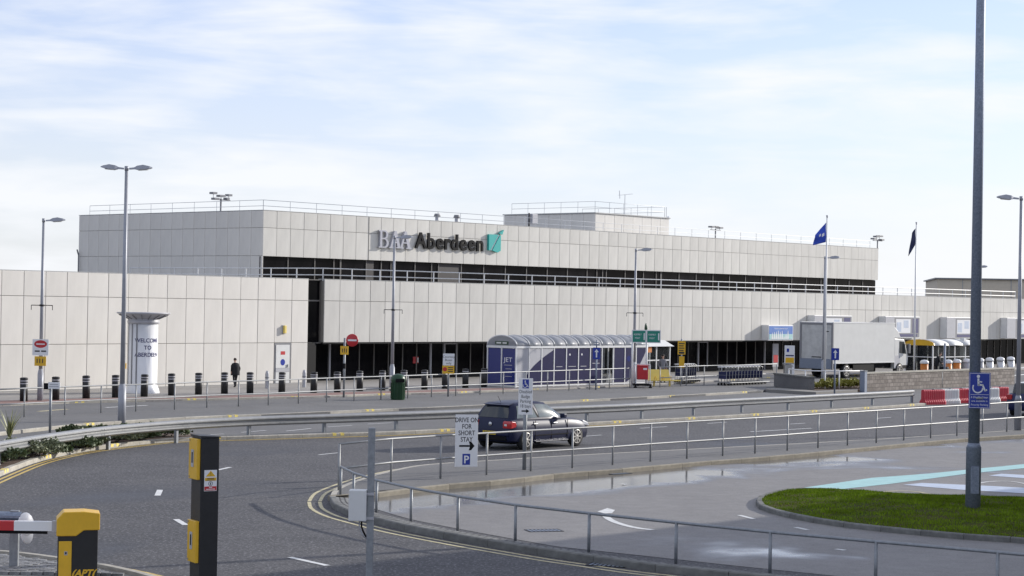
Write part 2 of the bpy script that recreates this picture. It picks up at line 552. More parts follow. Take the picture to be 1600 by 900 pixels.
def smooth_path(pts, step=0.5):
    """Catmull-Rom through ground points, resampled evenly"""
    P_ = [Vector(p[:2]) for p in pts]
    P_ = [2 * P_[0] - P_[1]] + P_ + [2 * P_[-1] - P_[-2]]
    o = []
    for i in range(1, len(P_) - 2):
        a, b, c, d = P_[i - 1], P_[i], P_[i + 1], P_[i + 2]
        n = max(2, int((c - b).length / 0.1))
        for k in range(n):
            t = k / n
            o.append(0.5 * ((2 * b) + (c - a) * t + (2 * a - 5 * b + 4 * c - d) * t * t + (3 * b - a - 3 * c + d) * t ** 3))
    o.append(P_[-2])
    res = [o[0]]; acc = 0
    for i in range(1, len(o)):
        acc += (o[i] - o[i - 1]).length
        if acc >= step:
            res.append(o[i]); acc = 0
    if (res[-1] - o[-1]).length > 1e-3: res.append(o[-1])
    return [(p.x, p.y) for p in res]
def offset_path(pts, o):
    r = []
    for k, p in enumerate(pts):
        a = Vector(pts[max(k - 1, 0)]); b = Vector(pts[min(k + 1, len(pts) - 1)])
        d = (b - a).normalized()
        r.append((p[0] - d.y * o, p[1] + d.x * o))
    return r
def sheet(name, poly, z, m, kind='structure', parent=None):
    bm_ = MB().use(m)
    bm_.add([(x, y, z) for x, y in poly], [tuple(range(len(poly)))])
    me = bm_.mesh(name, False)
    b = bmesh.new(); b.from_mesh(me)
    bmesh.ops.triangulate(b, faces=b.faces)
    for f in b.faces:
        if f.normal.z < 0: f.normal_flip()
    b.to_mesh(me); b.free()
    o = link(name, me, parent)
    if kind: o['kind'] = kind
    return o
def raised(name, poly, h, m, kind='structure', m_side=None):
    o = MB().use(m)
    o.prism(poly, -0.05, h)
    ob = o.build(name)
    if kind: ob['kind'] = kind
    return ob
def ribbon(name, path, w, z, m, parent=None, kind=None):
    o = MB().use(m)
    o.sweep(path, [(-w / 2, z), (w / 2, z)])
    me = o.mesh(name, False)
    ob = link(name, me, parent)
    if kind: ob['kind'] = kind
    return ob
def uv_box(ob):
    """metre-scaled UVs by dominant axis, for coursed stone"""
    me = ob.data
    uv = me.uv_layers.new(name='uv')
    for p in me.polygons:
        n_ = p.normal
        for li in p.loop_indices:
            c = me.vertices[me.loops[li].vertex_index].co
            if abs(n_.z) > 0.7: uv.data[li].uv = (c.x, c.y)
            elif abs(n_.x) > abs(n_.y): uv.data[li].uv = (c.y, c.z)
            else: uv.data[li].uv = (c.x, c.z)
ORD = ['first', 'second', 'third', 'fourth', 'fifth', 'sixth', 'seventh', 'eighth', 'ninth', 'tenth', 'eleventh', 'twelfth',
       'thirteenth', 'fourteenth', 'fifteenth', 'sixteenth', 'seventeenth', 'eighteenth', 'nineteenth', 'twentieth']
TH = radians(48.0635)                      # heading of the terminal and of most things along it
DV = Vector((cos(TH), sin(TH))); NV = Vector((sin(TH), -cos(TH)))
B0 = Vector((-10.9225, 103.0614))
def bpt(s, o, z=0):
    q = B0 + DV * s + NV * o
    return (q.x, q.y, z)
# ================================================================== ground, roads, pavements
g = MB().use('asphalt_far')
g.add([(-1500, -200, 0), (1500, -200, 0), (1500, 2500, 0), (-1500, 2500, 0)], [(0, 1, 2, 3)])
g.build('ground')['kind'] = 'structure'

# far edge of the main road: kerb of the planting bed, then of the guard-rail island
K1 = smooth_path([(-12.470, 43.800), (-12.739, 48.091), (-12.866, 52.503), (-12.440, 56.083), (-11.619, 58.525), (-10.721, 60.489), (-9.369, 61.668), (-8.231, 62.386), (-6.054, 63.978), (-4.119, 65.404),
                  (-2.000, 67.416), (0.091, 69.511), (4.488, 74.062), (6.630, 76.280), (8.742, 78.588), (11.045, 81.288), (13.296, 83.869), (15.602, 86.590), (17.839, 89.421), (20.195, 92.432)], 0.6)
road_poly = K1 + [(24.930, 97.974), (36.185, 108.197), (17.140, 51.140), (24, 18), (-14, 18), (-8.838, 31.135)]
sheet('main_road', road_poly, 0.004, 'asphalt_road')

# car park roadway inside the two railings
LOWIN = smooth_path([(-3.885, 44.297), (-3.419, 43.112), (-2.853, 42.008), (-2.034, 40.280), (-1.065, 38.831), (0.062, 37.312), (1.049, 36.087), (1.518, 35.779), (2.980, 34.726), (4.046, 33.938), (4.566, 33.598), (6.546, 32.304), (9.287, 30.676)], 0.4)
LOWOUT = smooth_path([(-4.040, 43.421), (-3.842, 42.069), (-3.403, 40.714), (-2.758, 39.481), (-2.043, 38.227), (-0.643, 36.350), (1.002, 34.433), (1.391, 34.094), (2.423, 33.102), (4.333, 31.869), (6.231, 30.740), (8.829, 29.158)], 0.4)
PK = smooth_path([(-4.034, 43.665), (-3.645, 43.879), (-3.006, 44.585), (-1.745, 46.534), (-0.139, 48.267), (1.433, 50.478), (2.857, 51.929), (5.602, 55.129), (7.732, 57.316), (11.719, 62.059), (15.023, 66.053), (18.690, 69.719), (24.076, 74.920)], 0.4)
PR = smooth_path([(-4.049, 43.519), (-4.099, 45.148), (-3.954, 46.609), (-3.605, 48.561), (-3.114, 50.514), (-2.280, 52.589), (-0.277, 54.635), (2.218, 57.040), (8.409, 62.381), (13.478, 66.914), (19.551, 72.943), (25.054, 77.969)], 0.4)
park_poly = PK + [(24.435, 66.363), (32, 26), (9.086, 30.008)] + LOWIN[::-1]
sheet('car_park_road', park_poly, 0.010, 'asphalt_park')

# pavement between road and railing, kerb stones on both edges
pav = raised('near_pavement', offset_path(PR, -0.12) + offset_path(PK, 0.12)[::-1], 0.115, 'asphalt_path')
KST = {}
def kerb(name, path, h, w, m, side, length=0.914, stones=True, dabs=0):
    """a run of kerb stones; side=+1 puts the stone to the left of travel"""
    root = thing(name, None, None)
    for k_ in ('label', 'category'):
        if k_ in root: del root[k_]
    root['kind'] = 'structure'
    if not stones:
        mm = MB().use(m)
        mm.sweep(path, [(0, -0.05), (0, h), (side * w, h), (side * w, -0.05)], close=True)
        mm.build('kerb_run', None, root)
        return root
    P_ = [Vector(p) for p in path]
    acc = [0]
    for i in range(1, len(P_)): acc.append(acc[-1] + (P_[i] - P_[i - 1]).length)
    def at(s):
        for i in range(1, len(P_)):
            if acc[i] >= s:
                t = (s - acc[i - 1]) / max(1e-6, acc[i] - acc[i - 1])
                return P_[i - 1].lerp(P_[i], t)
        return P_[-1]
    n = int(acc[-1] / length)
    for k in range(n):
        a = at(k * length + 0.006); b = at((k + 1) * length - 0.006)
        L = (b - a).length
        key = (round(L, 1), h, w, m, side)
        if key not in KST:
            q = MB().use(m)
            c = 0.02
            y0, y1 = (0, w) if side > 0 else (-w, 0)
            # face edge rounded
            prof = [(y0, -0.06), (y1, -0.06), (y1, h - (c if side < 0 else 0)), (y1 - (c if side < 0 else 0), h), (y0 + (c if side > 0 else 0), h), (y0, h - (c if side > 0 else 0))]
            vs = [(0, y, z) for y, z in prof] + [(1.0, y, z) for y, z in prof]
            m6 = len(prof)
            q.add(vs, [tuple(range(m6 - 1, -1, -1)), tuple(range(m6, 2 * m6))] + [(i, (i + 1) % m6, m6 + (i + 1) % m6, m6 + i) for i in range(m6)])
            KST[key] = q.mesh('kerb_stone')
        o = link('kerb_stone', KST[key], root, (a.x, a.y, random.uniform(-0.004, 0.004)), atan2(b.y - a.y, b.x - a.x))
        o.scale = (L, 1, 1)
        if dabs and k % dabs == 0:
            q = mb('yellow_dab')
            for j in (0.25, 0.55):
                q.box(j, j + 0.14, (0.0 if side > 0 else -w) - 0.003, (w if side > 0 else 0) + 0.003, h * 0.3, h + 0.004)
            q.build('loading_mark', None, root, (a.x, a.y, 0), atan2(b.y - a.y, b.x - a.x))
    return root
kerb('low_rail_kerb', LOWOUT, 0.14, 0.13, 'kerb_dark', 1, 1.4)
kerb('pavement_kerb', PK, 0.13, 0.13, 'kerb_tan', 1, 1.4)
kerb('road_side_kerb', PR, 0.118, 0.13, 'kerb_light', -1, stones=False)
kerb('planting_kerb', K1, 0.12, 0.16, 'kerb_light', 1, 0.914, dabs=5)
# setts between the low kerb and the car park
strip = MB().use('small_setts')
inner = offset_path(LOWOUT, 0.13); outer2 = offset_path(LOWOUT, 0.50)
vs = []
for a, b in zip(inner, outer2): vs += [(a[0], a[1], 0.128), (b[0], b[1], 0.10), (b[0], b[1], -0.02)]
strip.add(vs, [(3 * i, 3 * i + 1, 3 * i + 4, 3 * i + 3) for i in range(len(inner) - 1)] + [(3 * i + 1, 3 * i + 2, 3 * i + 5, 3 * i + 4) for i in range(len(inner) - 1)])
so = strip.build('sett_strip', fixn=False); so['kind'] = 'structure'
me = so.data; uv = me.uv_layers.new(name='uv')
for p_ in me.polygons:
    for li in p_.loop_indices:
        vi = me.loops[li].vertex_index
        uv.data[li].uv = ((vi // 3) * 0.4, [0.13, 0.50, 0.6][vi % 3])
# double yellow lines
for off in (0.16, 0.34):
    ribbon('yellow_line', offset_path(K1[:60], -off), 0.085, 0.009, 'yellow_line', kind='structure')
for off in (0.22, 0.46):
    ribbon('yellow_line', offset_path(PR[:26], off), 0.085, 0.009, 'yellow_worn', kind='structure')
    ribbon('yellow_line', offset_path(LOWOUT, -off), 0.085, 0.009, 'yellow_worn', kind='structure')
ribbon('edge_line', offset_path(PR[26:], 0.2), 0.06, 0.009, 'yellow_worn', kind='structure')
isl = smooth_path([(-9.654, 33.209), (-9.013, 33.294), (-8.248, 32.903), (-7.518, 32.360), (-6.661, 31.630), (-5.700, 30.459), (-4.737, 28.941)], 0.3)
for off in (0.06, 0.28):
    ribbon('yellow_line', offset_path(isl, off + 0.35), 0.09, 0.009, 'yellow_line', kind='structure')
# bottom-left island paved in granite setts
si = raised('sett_island', offset_path(isl, 0.12) + [(-2.0, 22), (-16, 22)], 0.06, 'joint')
kerb('sett_island_kerb', offset_path(isl, 0.24), 0.12, 0.12, 'kerb_light', -1, stones=False)
sm = MB().use('sett'); sm.box(-0.085, 0.085, -0.055, 0.055, 0, 0.065)
smesh = sm.mesh('sett')
cnt = 0
for iy in range(0, 40):
    for ix in range(0, 26):
        x = -9.6 + ix * 0.185 + (0.09 if iy % 2 else 0); y = 31.0 + iy * 0.122
        # inside the island, clear of its kerb
        best = min(range(len(isl)), key=lambda i: (isl[i][0] - x) ** 2 + (isl[i][1] - y) ** 2)
        a = Vector(isl[max(best - 1, 0)]); b = Vector(isl[min(best + 1, len(isl) - 1)])
        d_ = (b - a).normalized(); side_ = d_.x * (y - isl[best][1]) - d_.y * (x - isl[best][0])
        if side_ < -0.12 and cnt < 290:
            o = link('sett', smesh, si, (x, y, 0.05 + random.uniform(-0.006, 0.006)), random.uniform(-0.06, 0.06)); cnt += 1
# lane dashes of the main road
def dash(a, b, w=0.10, z=0.010, m='white_line', name='lane_dash'):
    ribbon(name, [a, b], w, z, m, kind='structure')
dash((-8.066, 44.144), (-8.249, 45.465), 0.14); dash((-7.779, 50.743), (-7.522, 51.879), 0.12); dash((-6.830, 39.525), (-6.468, 38.559), 0.13); dash((-3.849, 34.028), (-3.087, 33.053), 0.12)
dash((-5.606, 56.557), (-5.116, 57.390)); dash((-7.725, 66.397), (-7.023, 67.935), 0.1); dash((-6.530, 68.943), (-5.749, 70.057), 0.1); dash((-10.171, 63.843), (-9.583, 64.461), 0.1); dash((-9.131, 65.374), (-8.452, 66.535), 0.1)
dash((-5.232, 70.940), (-4.418, 71.925), 0.1)
dash((2.641, 66.506), (3.233, 67.301)); dash((8.831, 70.446), (11.508, 73.144), 0.12); dash((11.047, 75.516), (11.749, 76.315)); dash((15.406, 80.555), (16.176, 81.457)); dash((4.849, 71.335), (5.947, 72.556)); dash((7.718, 74.974), (8.586, 76.024))
# pavement with the far railing, bus lane and terminal pavement beyond
K2 = smooth_path([(-17.048, 59.760), (-15.767, 64.261), (-14.272, 68.041), (-11.867, 71.716), (-8.675, 75.108), (-5.196, 79.292), (-2.742, 81.745), (3.545, 89.973), (5.678, 92.498), (7.576, 95.039), (9.044, 96.865), (11.275, 100.057), (13.499, 103.038)], 1.0)
FR = smooth_path([(-19.322, 67.691), (-17.756, 70.188), (-16.666, 71.885), (-14.577, 74.806), (-12.347, 78.195), (-10.176, 80.816), (-8.039, 84.084), (-5.856, 87.015), (-3.692, 90.094), (-1.462, 93.366), (1.892, 97.929), (5.310, 102.852), (8.254, 106.340), (12.009, 111.603), (16.433, 118.006)], 1.0)
raised('far_pavement', K2 + [(15.901, 111.486)] + offset_path(FR, 0.5)[::-1], 0.10, 'asphalt_path')
kerb('far_pavement_kerb', K2, 0.112, 0.15, 'kerb_light', 1, 1.83, dabs=4)
K3 = smooth_path([(-21.858, 76.532), (-20.740, 78.081), (-18.754, 80.729), (-14.790, 84.199), (-11.517, 87.029), (-9.114, 89.057), (-6.024, 92.651), (-3.513, 94.884), (-1.015, 97.869), (2.642, 101.809), (5.761, 106.137), (11.605, 115.000), (17.320, 124.405)], 1.0)
K3 = K3 + [tuple(Vector(K3[-1]) + DV * 60)]
raised('terminal_pavement', K3 + [bpt(100, -3)[:2], bpt(-40, -3)[:2]], 0.08, 'slab_paving')
kerb('terminal_kerb', K3, 0.10, 0.15, 'kerb_light', 1, 1.83, dabs=3)
ribbon('red_paving_strip', offset_path(K3[:32], 1.15), 1.7, 0.086, 'red_paving', kind='structure')
dash((-18.449, 75.129), (-17.740, 76.935), 0.25, 0.006, 'yellow_worn', 'bus_lane_mark'); dash((-16.532, 78.500), (-15.237, 80.642), 0.2, 0.006, 'white_line', 'bus_lane_mark')
# car park markings
def patch(name, pts, z, m):
    return sheet(name, pts, z, m)
patch('cyan_strip', [(6.471, 47.501), (7.497, 48.835), (9.842, 52.047), (11.705, 53.680), (13.741, 55.856), (16.564, 58.815), (16.119, 57.227), (12.889, 53.916), (10.008, 50.338), (8.122, 48.285), (6.846, 47.250)], 0.016, 'cyan_line')
patch('hatch_band', [(10.301, 50.129), (10.924, 50.779), (12.222, 50.400), (14.006, 49.692), (13.568, 48.129), (11.542, 49.073)], 0.016, 'paleblue_line')
patch('hatch_band', [(13.357, 53.411), (13.893, 54.116), (15.089, 53.555), (14.747, 52.334)], 0.016, 'paleblue_line')

ribbon('bay_symbol', smooth_path([(9.180, 47.508), (9.408, 48.110), (9.808, 48.427), (10.227, 48.420), (10.435, 47.891), (10.661, 47.613)], 0.2), 0.10, 0.016, 'yellow_worn', kind='structure')
ribbon('bay_symbol', smooth_path([(12.463, 50.980), (12.999, 51.628), (13.543, 51.731), (13.773, 51.046)], 0.2), 0.10, 0.016, 'white_line', kind='structure')
ribbon('turn_arrow_shaft', smooth_path([(2.088, 41.666), (2.191, 40.706), (2.379, 39.974), (2.648, 39.393), (2.955, 39.107)], 0.2), 0.16, 0.016, 'white_line', kind='structure')
patch('turn_arrow_head', [(1.965, 42.346), (2.229, 43.112), (2.382, 42.739), (2.276, 42.075), (2.117, 41.986)], 0.016, 'white_line')
dash((5.075, 42.146), (5.309, 41.437), 0.12, 0.016); dash((5.996, 40.012), (6.185, 39.592), 0.12, 0.016); dash((6.247, 36.526), (6.389, 36.357), 0.12, 0.016)
# drain gratings let into the tarmac
def drain(p, rz, label):
    r = thing('drain_grating', label, 'drain', (p[0], p[1], 0), rz)
    q = mb('black_metal'); q.box(-0.36, 0.36, -0.20, -0.17, 0.0, 0.020).box(-0.36, 0.36, 0.17, 0.20, 0.0, 0.020).box(-0.36, -0.33, -0.17, 0.17, 0, 0.020).box(0.33, 0.36, -0.17, 0.17, 0, 0.020)
    q.build('frame', None, r)
    mb('black').box(-0.33, 0.33, -0.17, 0.17, 0.0, 0.0125).build('pit', None, r)
    bar = mb('galv_dark').box(-0.022, 0.022, -0.168, 0.168, 0.012, 0.019).mesh('bar')
    for k in range(8): link('bar', bar, r, (-0.29 + k * 0.083, 0, 0))
drain((0.732, 38.665), 0.3, 'iron drain grating in wet car park tarmac behind the low rail')
drain((2.951, 52.032), 0.7, 'small drain grating against the pale kerb below the two-bar railing')
drain((1.772, 33.725), -0.35, 'drain grating in the road gutter below the dark kerb')

# grass island with kerb
GI = [(5.743, 44.524), (5.952, 45.568), (6.383, 46.622), (6.991, 47.594), (7.904, 47.839), (8.757, 47.276), (9.914, 46.782), (11.122, 46.612), (12.462, 46.393), (14.182, 45.950), (13.650, 42.377), (11.605, 37.559), (10.210, 37.958), (9.061, 38.458), (7.949, 39.305), (6.934, 40.269), (6.238, 41.461), (5.792, 42.774), (5.680, 43.684)]
gi = smooth_path(GI + [GI[0]], 0.35)[:-1]
kerb('grass_island_kerb', gi + [gi[0]], 0.12, 0.13, 'kerb_dark', -1, 0.914)
GI_IN = offset_path(gi, -0.13)
cxg = sum(p[0] for p in GI_IN) / len(GI_IN); cyg = sum(p[1] for p in GI_IN) / len(GI_IN)
tm = MB().use('turf')
rings = [1.0, 0.85, 0.6, 0.3]
vs = []
for r_ in rings:
    for p_ in GI_IN: vs.append((cxg + (p_[0] - cxg) * r_, cyg + (p_[1] - cyg) * r_, 0.10 + 0.17 * (1 - r_ ** 2.2)))
nG = len(GI_IN)
fs = []
for j in range(len(rings) - 1):
    for i in range(nG): fs.append((j * nG + i, j * nG + (i + 1) % nG, (j + 1) * nG + (i + 1) % nG, (j + 1) * nG + i))
fs.append(tuple(3 * nG + i for i in range(nG)))
tm.add(vs, fs, None, True)
to = tm.build('grass_island'); to['kind'] = 'structure'
def inside(p, poly):
    c = False; j = len(poly) - 1
    for i in range(len(poly)):
        a, b = poly[i], poly[j]
        if (a[1] > p[1]) != (b[1] > p[1]) and p[0] < (b[0] - a[0]) * (p[1] - a[1]) / (b[1] - a[1]) + a[0]: c = not c
        j = i
    return c
def gz(x, y):
    # approximate mound height by radial factor
    best = 1.0
    dx, dy = x - cxg, y - cyg
    ang = atan2(dy, dx)
    i = min(range(nG), key=lambda k: abs((atan2(GI_IN[k][1] - cyg, GI_IN[k][0] - cxg) - ang + pi) % (2 * pi) - pi))
    R_ = sqrt((GI_IN[i][0] - cxg) ** 2 + (GI_IN[i][1] - cyg) ** 2)
    r_ = min(1, sqrt(dx * dx + dy * dy) / R_)
    return 0.10 + 0.17 * (1 - r_ ** 2.2)
gb = MB().use('grass')
xs = [p[0] for p in GI_IN]; ys = [p[1] for p in GI_IN]
vs = []; fs = []
rg = random.Random(3)
N_ = 0
while N_ < 46000:
    x = rg.uniform(min(xs), min(max(xs), 17.5)); y = rg.uniform(min(ys), max(ys))
    if not inside((x, y), GI_IN): continue
    cl = 0.5 + 0.5 * sin(x * 3.1 + 1.7 * sin(y * 2.3)) * sin(y * 3.7 + 1.3 * sin(x * 1.9))
    if rg.random() > 0.35 + 0.9 * cl: continue
    N_ += 1
    z = gz(x, y) - 0.01
    h = rg.uniform(0.025, 0.055) * (0.7 + 0.75 * cl); a = rg.uniform(0, 2 * pi); w = rg.uniform(0.006, 0.012); l = rg.uniform(0, 0.035); b_ = rg.uniform(0, 2 * pi)
    i0 = len(vs)
    vs += [(x - cos(a) * w, y - sin(a) * w, z), (x + cos(a) * w, y + sin(a) * w, z), (x + cos(b_) * l, y + sin(b_) * l, z + h)]
    fs.append((i0, i0 + 1, i0 + 2))
gb.v = vs; gb.f = fs; gb.m = [0] * len(fs); gb.sm = [False] * len(fs)
go = gb.build('grass', fixn=False)
tag(go, 'short mown grass covering the kerbed island', 'grass', kind='stuff')

# planting bed behind the guard rail
bed_back = smooth_path([(-14.845, 52.078), (-14.583, 55.004), (-13.790, 59.464), (-12.360, 62.227), (-10.794, 63.376), (-9.721, 62.599)], 0.8)
nb = next(i for i, p in enumerate(K1) if p[1] > (-9.782, 61.423)[1])
bed = offset_path(K1[:nb], 0.16) + bed_back[::-1]
bo = raised('planting_bed', bed, 0.09, 'soil')
# narrow paved island carrying the rest of the guard rail
isl2 = offset_path(K1[nb:], 0.16) + offset_path(K1[nb:], 1.0)[::-1]
raised('guard_rail_island', isl2, 0.10, 'asphalt_path')
# ================================================================== terminal building
PW = 1.15
term = thing('terminal_building', 'long two-level airport terminal clad in pale grey panels with black window bands', 'building', (B0.x, B0.y, 0), TH)
# local frame: x along the facade, y into the building, z up
lower = mb('joint').box(1.15, 100, 0.06, 45, 2.26, 5.60).build('lower_storey', None, term)
PM = {}
def panel_mesh(w, h, m):
    k = (round(w, 3), round(h, 3), m)
    if k not in PM:
        q = mb(m); g_ = 0.009
        q.add([(g_, 0.012, g_), (w - g_, 0.012, g_), (w - g_, 0.012, h - g_), (g_, 0.012, h - g_), (g_ + .012, 0, g_ + .012), (w - g_ - .012, 0, g_ + .012), (w - g_ - .012, 0, h - g_ - .012), (g_ + .012, 0, h - g_ - .012),
               (g_, 0.055, g_), (w - g_, 0.055, g_), (w - g_, 0.055, h - g_), (g_, 0.055, h - g_)],
              [(4, 5, 6, 7), (0, 1, 5, 4), (1, 2, 6, 5), (2, 3, 7, 6), (3, 0, 4, 7), (0, 8, 9, 1), (1, 9, 10, 2), (2, 10, 11, 3), (3, 11, 8, 0)])
        PM[k] = q.mesh('panel')
    return PM[k]
def panel(parent, x, y, z, w, h, m='panel', rz=0):
    return link('panel', panel_mesh(w, h, m), parent, (x, y + random.uniform(-0.004, 0.004), z), rz)
far = MB().use('panel')
for k in range(1, 80):
    for z0, z1 in ((2.245, 4.51), (4.51, 5.663)):
        if k < 52:
            panel(lower, k * PW, 0, z0, PW, z1 - z0)
        else:
            far.box(k * PW + .011, (k + 1) * PW - .011, 0, 0.055, z0 + .011, z1 - .011)
fo = far.build('panel_field', None, term); fo['kind'] = 'stuff'
mb('coping').box(1.15, 100, 0.002, 0.5, 5.665, 5.70).build('coping', None, term)
mb('dark_frame').box(1.15, 100, 0.05, 2.2, 2.17, 2.25).build('soffit', None, term)
# dark glazed slot between left wing and main block
slot = mb('dark_frame').box(0.02, 1.13, 0.35, 0.6, 2.2, 5.62).build('slot_window', None, term)
for z0, z1 in ((2.30, 4.46), (4.56, 5.55)):
    mb('dark_glass').box(0.10, 1.06, 0.31, 0.345, z0, z1).build('pane', None, slot)
mb('mullion').box(0.02, 1.13, 0.27, 0.345, 4.47, 4.55).box(0.02, 0.08, 0.24, 0.345, 2.25, 5.6).box(1.08, 1.13, 0.24, 0.345, 2.25, 5.6).box(0.02, 1.13, 0.2, 0.345, 5.61, 5.66).box(0.02, 1.13, 0.2, 0.345, 2.2, 2.25).build('frame', None, slot)
# recessed ground-floor glazing
RY = 2.0
gl = mb('dark_frame').box(-0.5, 100, RY + 0.10, RY + 0.5, 0.08, 2.26).build('ground_floor_glazing', None, term)
mull = mb('mullion').box(-0.03, 0.03, -0.06, 0.04, 0.30, 2.17).mesh('mullion')
wide = mb('ltgrey').box(-0.06, 0.06, -0.10, 0.04, 0.085, 2.17).mesh('mullion')
pane = mb('dark_glass').box(0.03, PW - 0.03, 0.0, 0.03, 0.36, 2.12).mesh('pane')
for k in range(0, 80):
    link('pane', pane, gl, (k * PW, RY + 0.06, 0))
    link('mullion', wide if k in (3, 4, 10, 11, 24, 33, 40, 47) else mull, gl, (k * PW, RY + 0.06, 0))
mb('dark_frame').box(0, 92, RY - 0.02, RY + 0.1, 0.08, 0.34).build('plinth', None, gl)
mb('dark_frame').box(0, 92, RY - 0.02, RY + 0.1, 2.13, 2.168).build('head_rail', None, gl)
q = mb('dark_frame').box(0.05, 0.75, 0.15, RY, 0.08, 2.24); q.build('end_pier', None, term)
# things just visible behind the glass are only dim shapes: door leaves in lighter frames
for k in (11, 24, 33, 47):
    q = mb('ltgrey')
    x = k * PW
    q.box(x + .05, x + .10, RY - .01, RY + .05, .1, 2.1).box(x + 1.05, x + 1.10, RY - .01, RY + .05, .1, 2.1).box(x + .05, x + 1.1, RY - .01, RY + .05, 2.05, 2.11)
    q.build('door_frame', None, gl)
mb('red').box((10.310, 0.940)[0] - .22, (10.310, 0.940)[0] + .22, RY + .03, RY + .055, 0.95, 1.33).build('red_notice', None, gl)
mb('white').box((10.460, 0.940)[0] - .02, (10.460, 0.940)[0] + .06, RY + .02, RY + .03, 1.0, 1.28).build('notice_print', None, gl)

# left wing, turned three degrees off the main facade
LR = radians(3.1635)
wing = mb('joint').box(-30, 0, 0.06, 30, 0.0, 5.585).build('left_wing', None, term, (0, 0, 0), LR)
LW = 1.2364
zr = ((0.10, 2.25), (2.25, 4.50), (4.50, 5.663))
for k in range(1, 21):
    for j, (z0, z1) in enumerate(zr):
        if k == 2 and j == 0: continue
        panel(wing, -k * LW, 0, z0, LW, z1 - z0, 'panel_cool')
mb('coping').box(-30, 0, 0.002, 0.5, 5.665, 5.695).build('coping', None, wing)
mb('coping').box(-30, 0, -0.015, 0.05, 0.0, 0.10).build('plinth', None, wing)
# white service door in the wing
dr = mb('midgrey').box(-2 * LW + .03, -LW - .03, 0.0, 0.09, 0.1, 2.24).build('door', None, wing)
mb('offwhite').box(-2 * LW + .12, -LW - .12, -0.02, 0.0, 0.92, 2.14).box(-2 * LW + .12, -LW - .12, -0.02, 0.0, 0.12, 0.70).build('leaf', None, dr)
mb('ltgrey').box(-2 * LW + .12, -LW - .12, -0.028, 0.0, 0.71, 0.91).build('kick_rail', None, dr)
mb('red').box(-1.5 * LW - .16, -1.5 * LW + .16, -0.026, -0.021, 1.62, 1.80).build('red_notice', None, dr)
bd = MB().use('blue_sign'); bd.lathe([(0, 0), (0.17, 0)], 20)
bdo = bd.build('blue_disc', None, dr, (-1.5 * LW, -0.024, 1.22)); bdo.rotation_euler = (radians(90), 0, 0)
mb('galv').box(-1.2 * LW - .05, -1.2 * LW, -0.07, -0.02, 0.95, 1.1).build('handle', None, dr)
# bulkhead lamp above the door, warm lens; small yellow notice
wl_ = thing('wall_lamp', 'cream bulkhead lamp on the panelled wall above the service door', 'lamp', (0, 0, 0))
def wing_pt(x, y, z):
    v = Matrix.Rotation(LR, 4, 'Z') @ Vector((x, y, z)); w_ = Matrix.Translation((B0.x, B0.y, 0)) @ Matrix.Rotation(TH, 4, 'Z') @ v
    return (w_.x, w_.y, w_.z)
wl_.location = wing_pt(-1.47 * LW, 0, 2.75); wl_.rotation_euler = (0, 0, TH + LR)
mb('yellow_pale').box(-.09, .09, -.16, -.04, 0, .42).build('lens', None, wl_, bevel=.03)
mb('ltgrey').box(-.11, .11, -.04, 0.0, -.02, .44).build('back_plate', None, wl_)
yn = thing('wall_notice', 'small yellow notice on the panelled wall left of the welcome column', 'sign', wing_pt((-12.550, 1.270)[0] * 1.0, -0.0, 1.18), TH + LR)
mb('yellow_paint').box(-.12, .12, -.025, -.002, -.13, .13).build('plate', None, yn)
mb('text_dark').box(-.06, -.02, -.029, -.0255, -.07, .08).box(.02, .06, -.029, -.0255, -.07, .08).build('print', None, yn)

# ---------------- upper storey, set back
UX, UY = 9.91, 15.37
NU = 64
upper = mb('joint').box(UX + .06, UX + NU * PW - .06, UY + .06, UY + 19.5, 7.25, 10.09).box(UX + .06, UX + NU * PW - .06, UY + .6, UY + 19.5, 5.5, 7.25).build('upper_storey', None, term)
farU = MB().use('panel')
for k in range(NU):
    for z0, z1 in ((7.243, 9.04), (9.04, 10.127)):
        if k < 46: panel(upper, UX + k * PW, UY, z0, PW, z1 - z0)
        else: farU.box(UX + k * PW + .011, UX + (k + 1) * PW - .011, UY, UY + .055, z0 + .011, z1 - .011)
fo = farU.build('panel_field', None, upper); fo['kind'] = 'stuff'
for k in range(17):           # return face, in shade
    for z0, z1 in ((5.45, 7.27), (7.27, 9.04), (9.04, 10.127)):
        link('panel', panel_mesh(PW, z1 - z0, 'panel_cool'), upper, (UX, UY + (k + 1) * PW, z0), -pi / 2)
mb('joint').box(UX + .055, UX + .6, UY + .07, UY + 19.5, 7.26, 10.08).box(UX + .055, UX + .2, UY + .30, UY + 19.5, 5.4, 7.255).build('return_wall', None, upper)
mb('coping').box(UX - .003, UX + NU * PW + .02, UY - .004, UY + 19.6, 10.13, 10.165).build('coping', None, upper)
mb('joint').box(UX + 8 * PW - .03, UX + 8 * PW + .03, UY - .012, UY + .05, 7.25, 10.12).build('movement_joint', None, upper)
# window band
wb = mb('dark_frame').box(UX + .05, UX + NU * PW - .05, UY + .28, UY + .5, 5.4, 7.24).build('window_band', None, term)
wp = mb('dark_glass').box(.04, 2 * PW - .04, 0, .03, 5.5, 7.20).mesh('pane')
wpc = mb('curtain').box(.04, 2 * PW - .04, 0, .03, 5.5, 7.20).mesh('pane')
wm = mb('mullion').box(-.035, .035, -.06, .03, 5.45, 7.235).mesh('mullion')
for k in range(NU // 2):
    link('pane', wpc if k in (7,) else wp, wb, (UX + 2 * k * PW, UY + .24, 0))
    link('mullion', wm, wb, (UX + 2 * k * PW, UY + .24, 0))
for xx in (5.45, 5.95, 9.2, 13.4, 29.0, 29.6, 35.4, 35.9, 50, 58):
    link('mullion', wm, wb, (UX + xx * PW, UY + .23, 0))
mb('curtain').box(UX + 8 * PW, UX + 8.6 * PW, UY + .2, UY + .23, 5.5, 7.2).build('blind', None, wb)
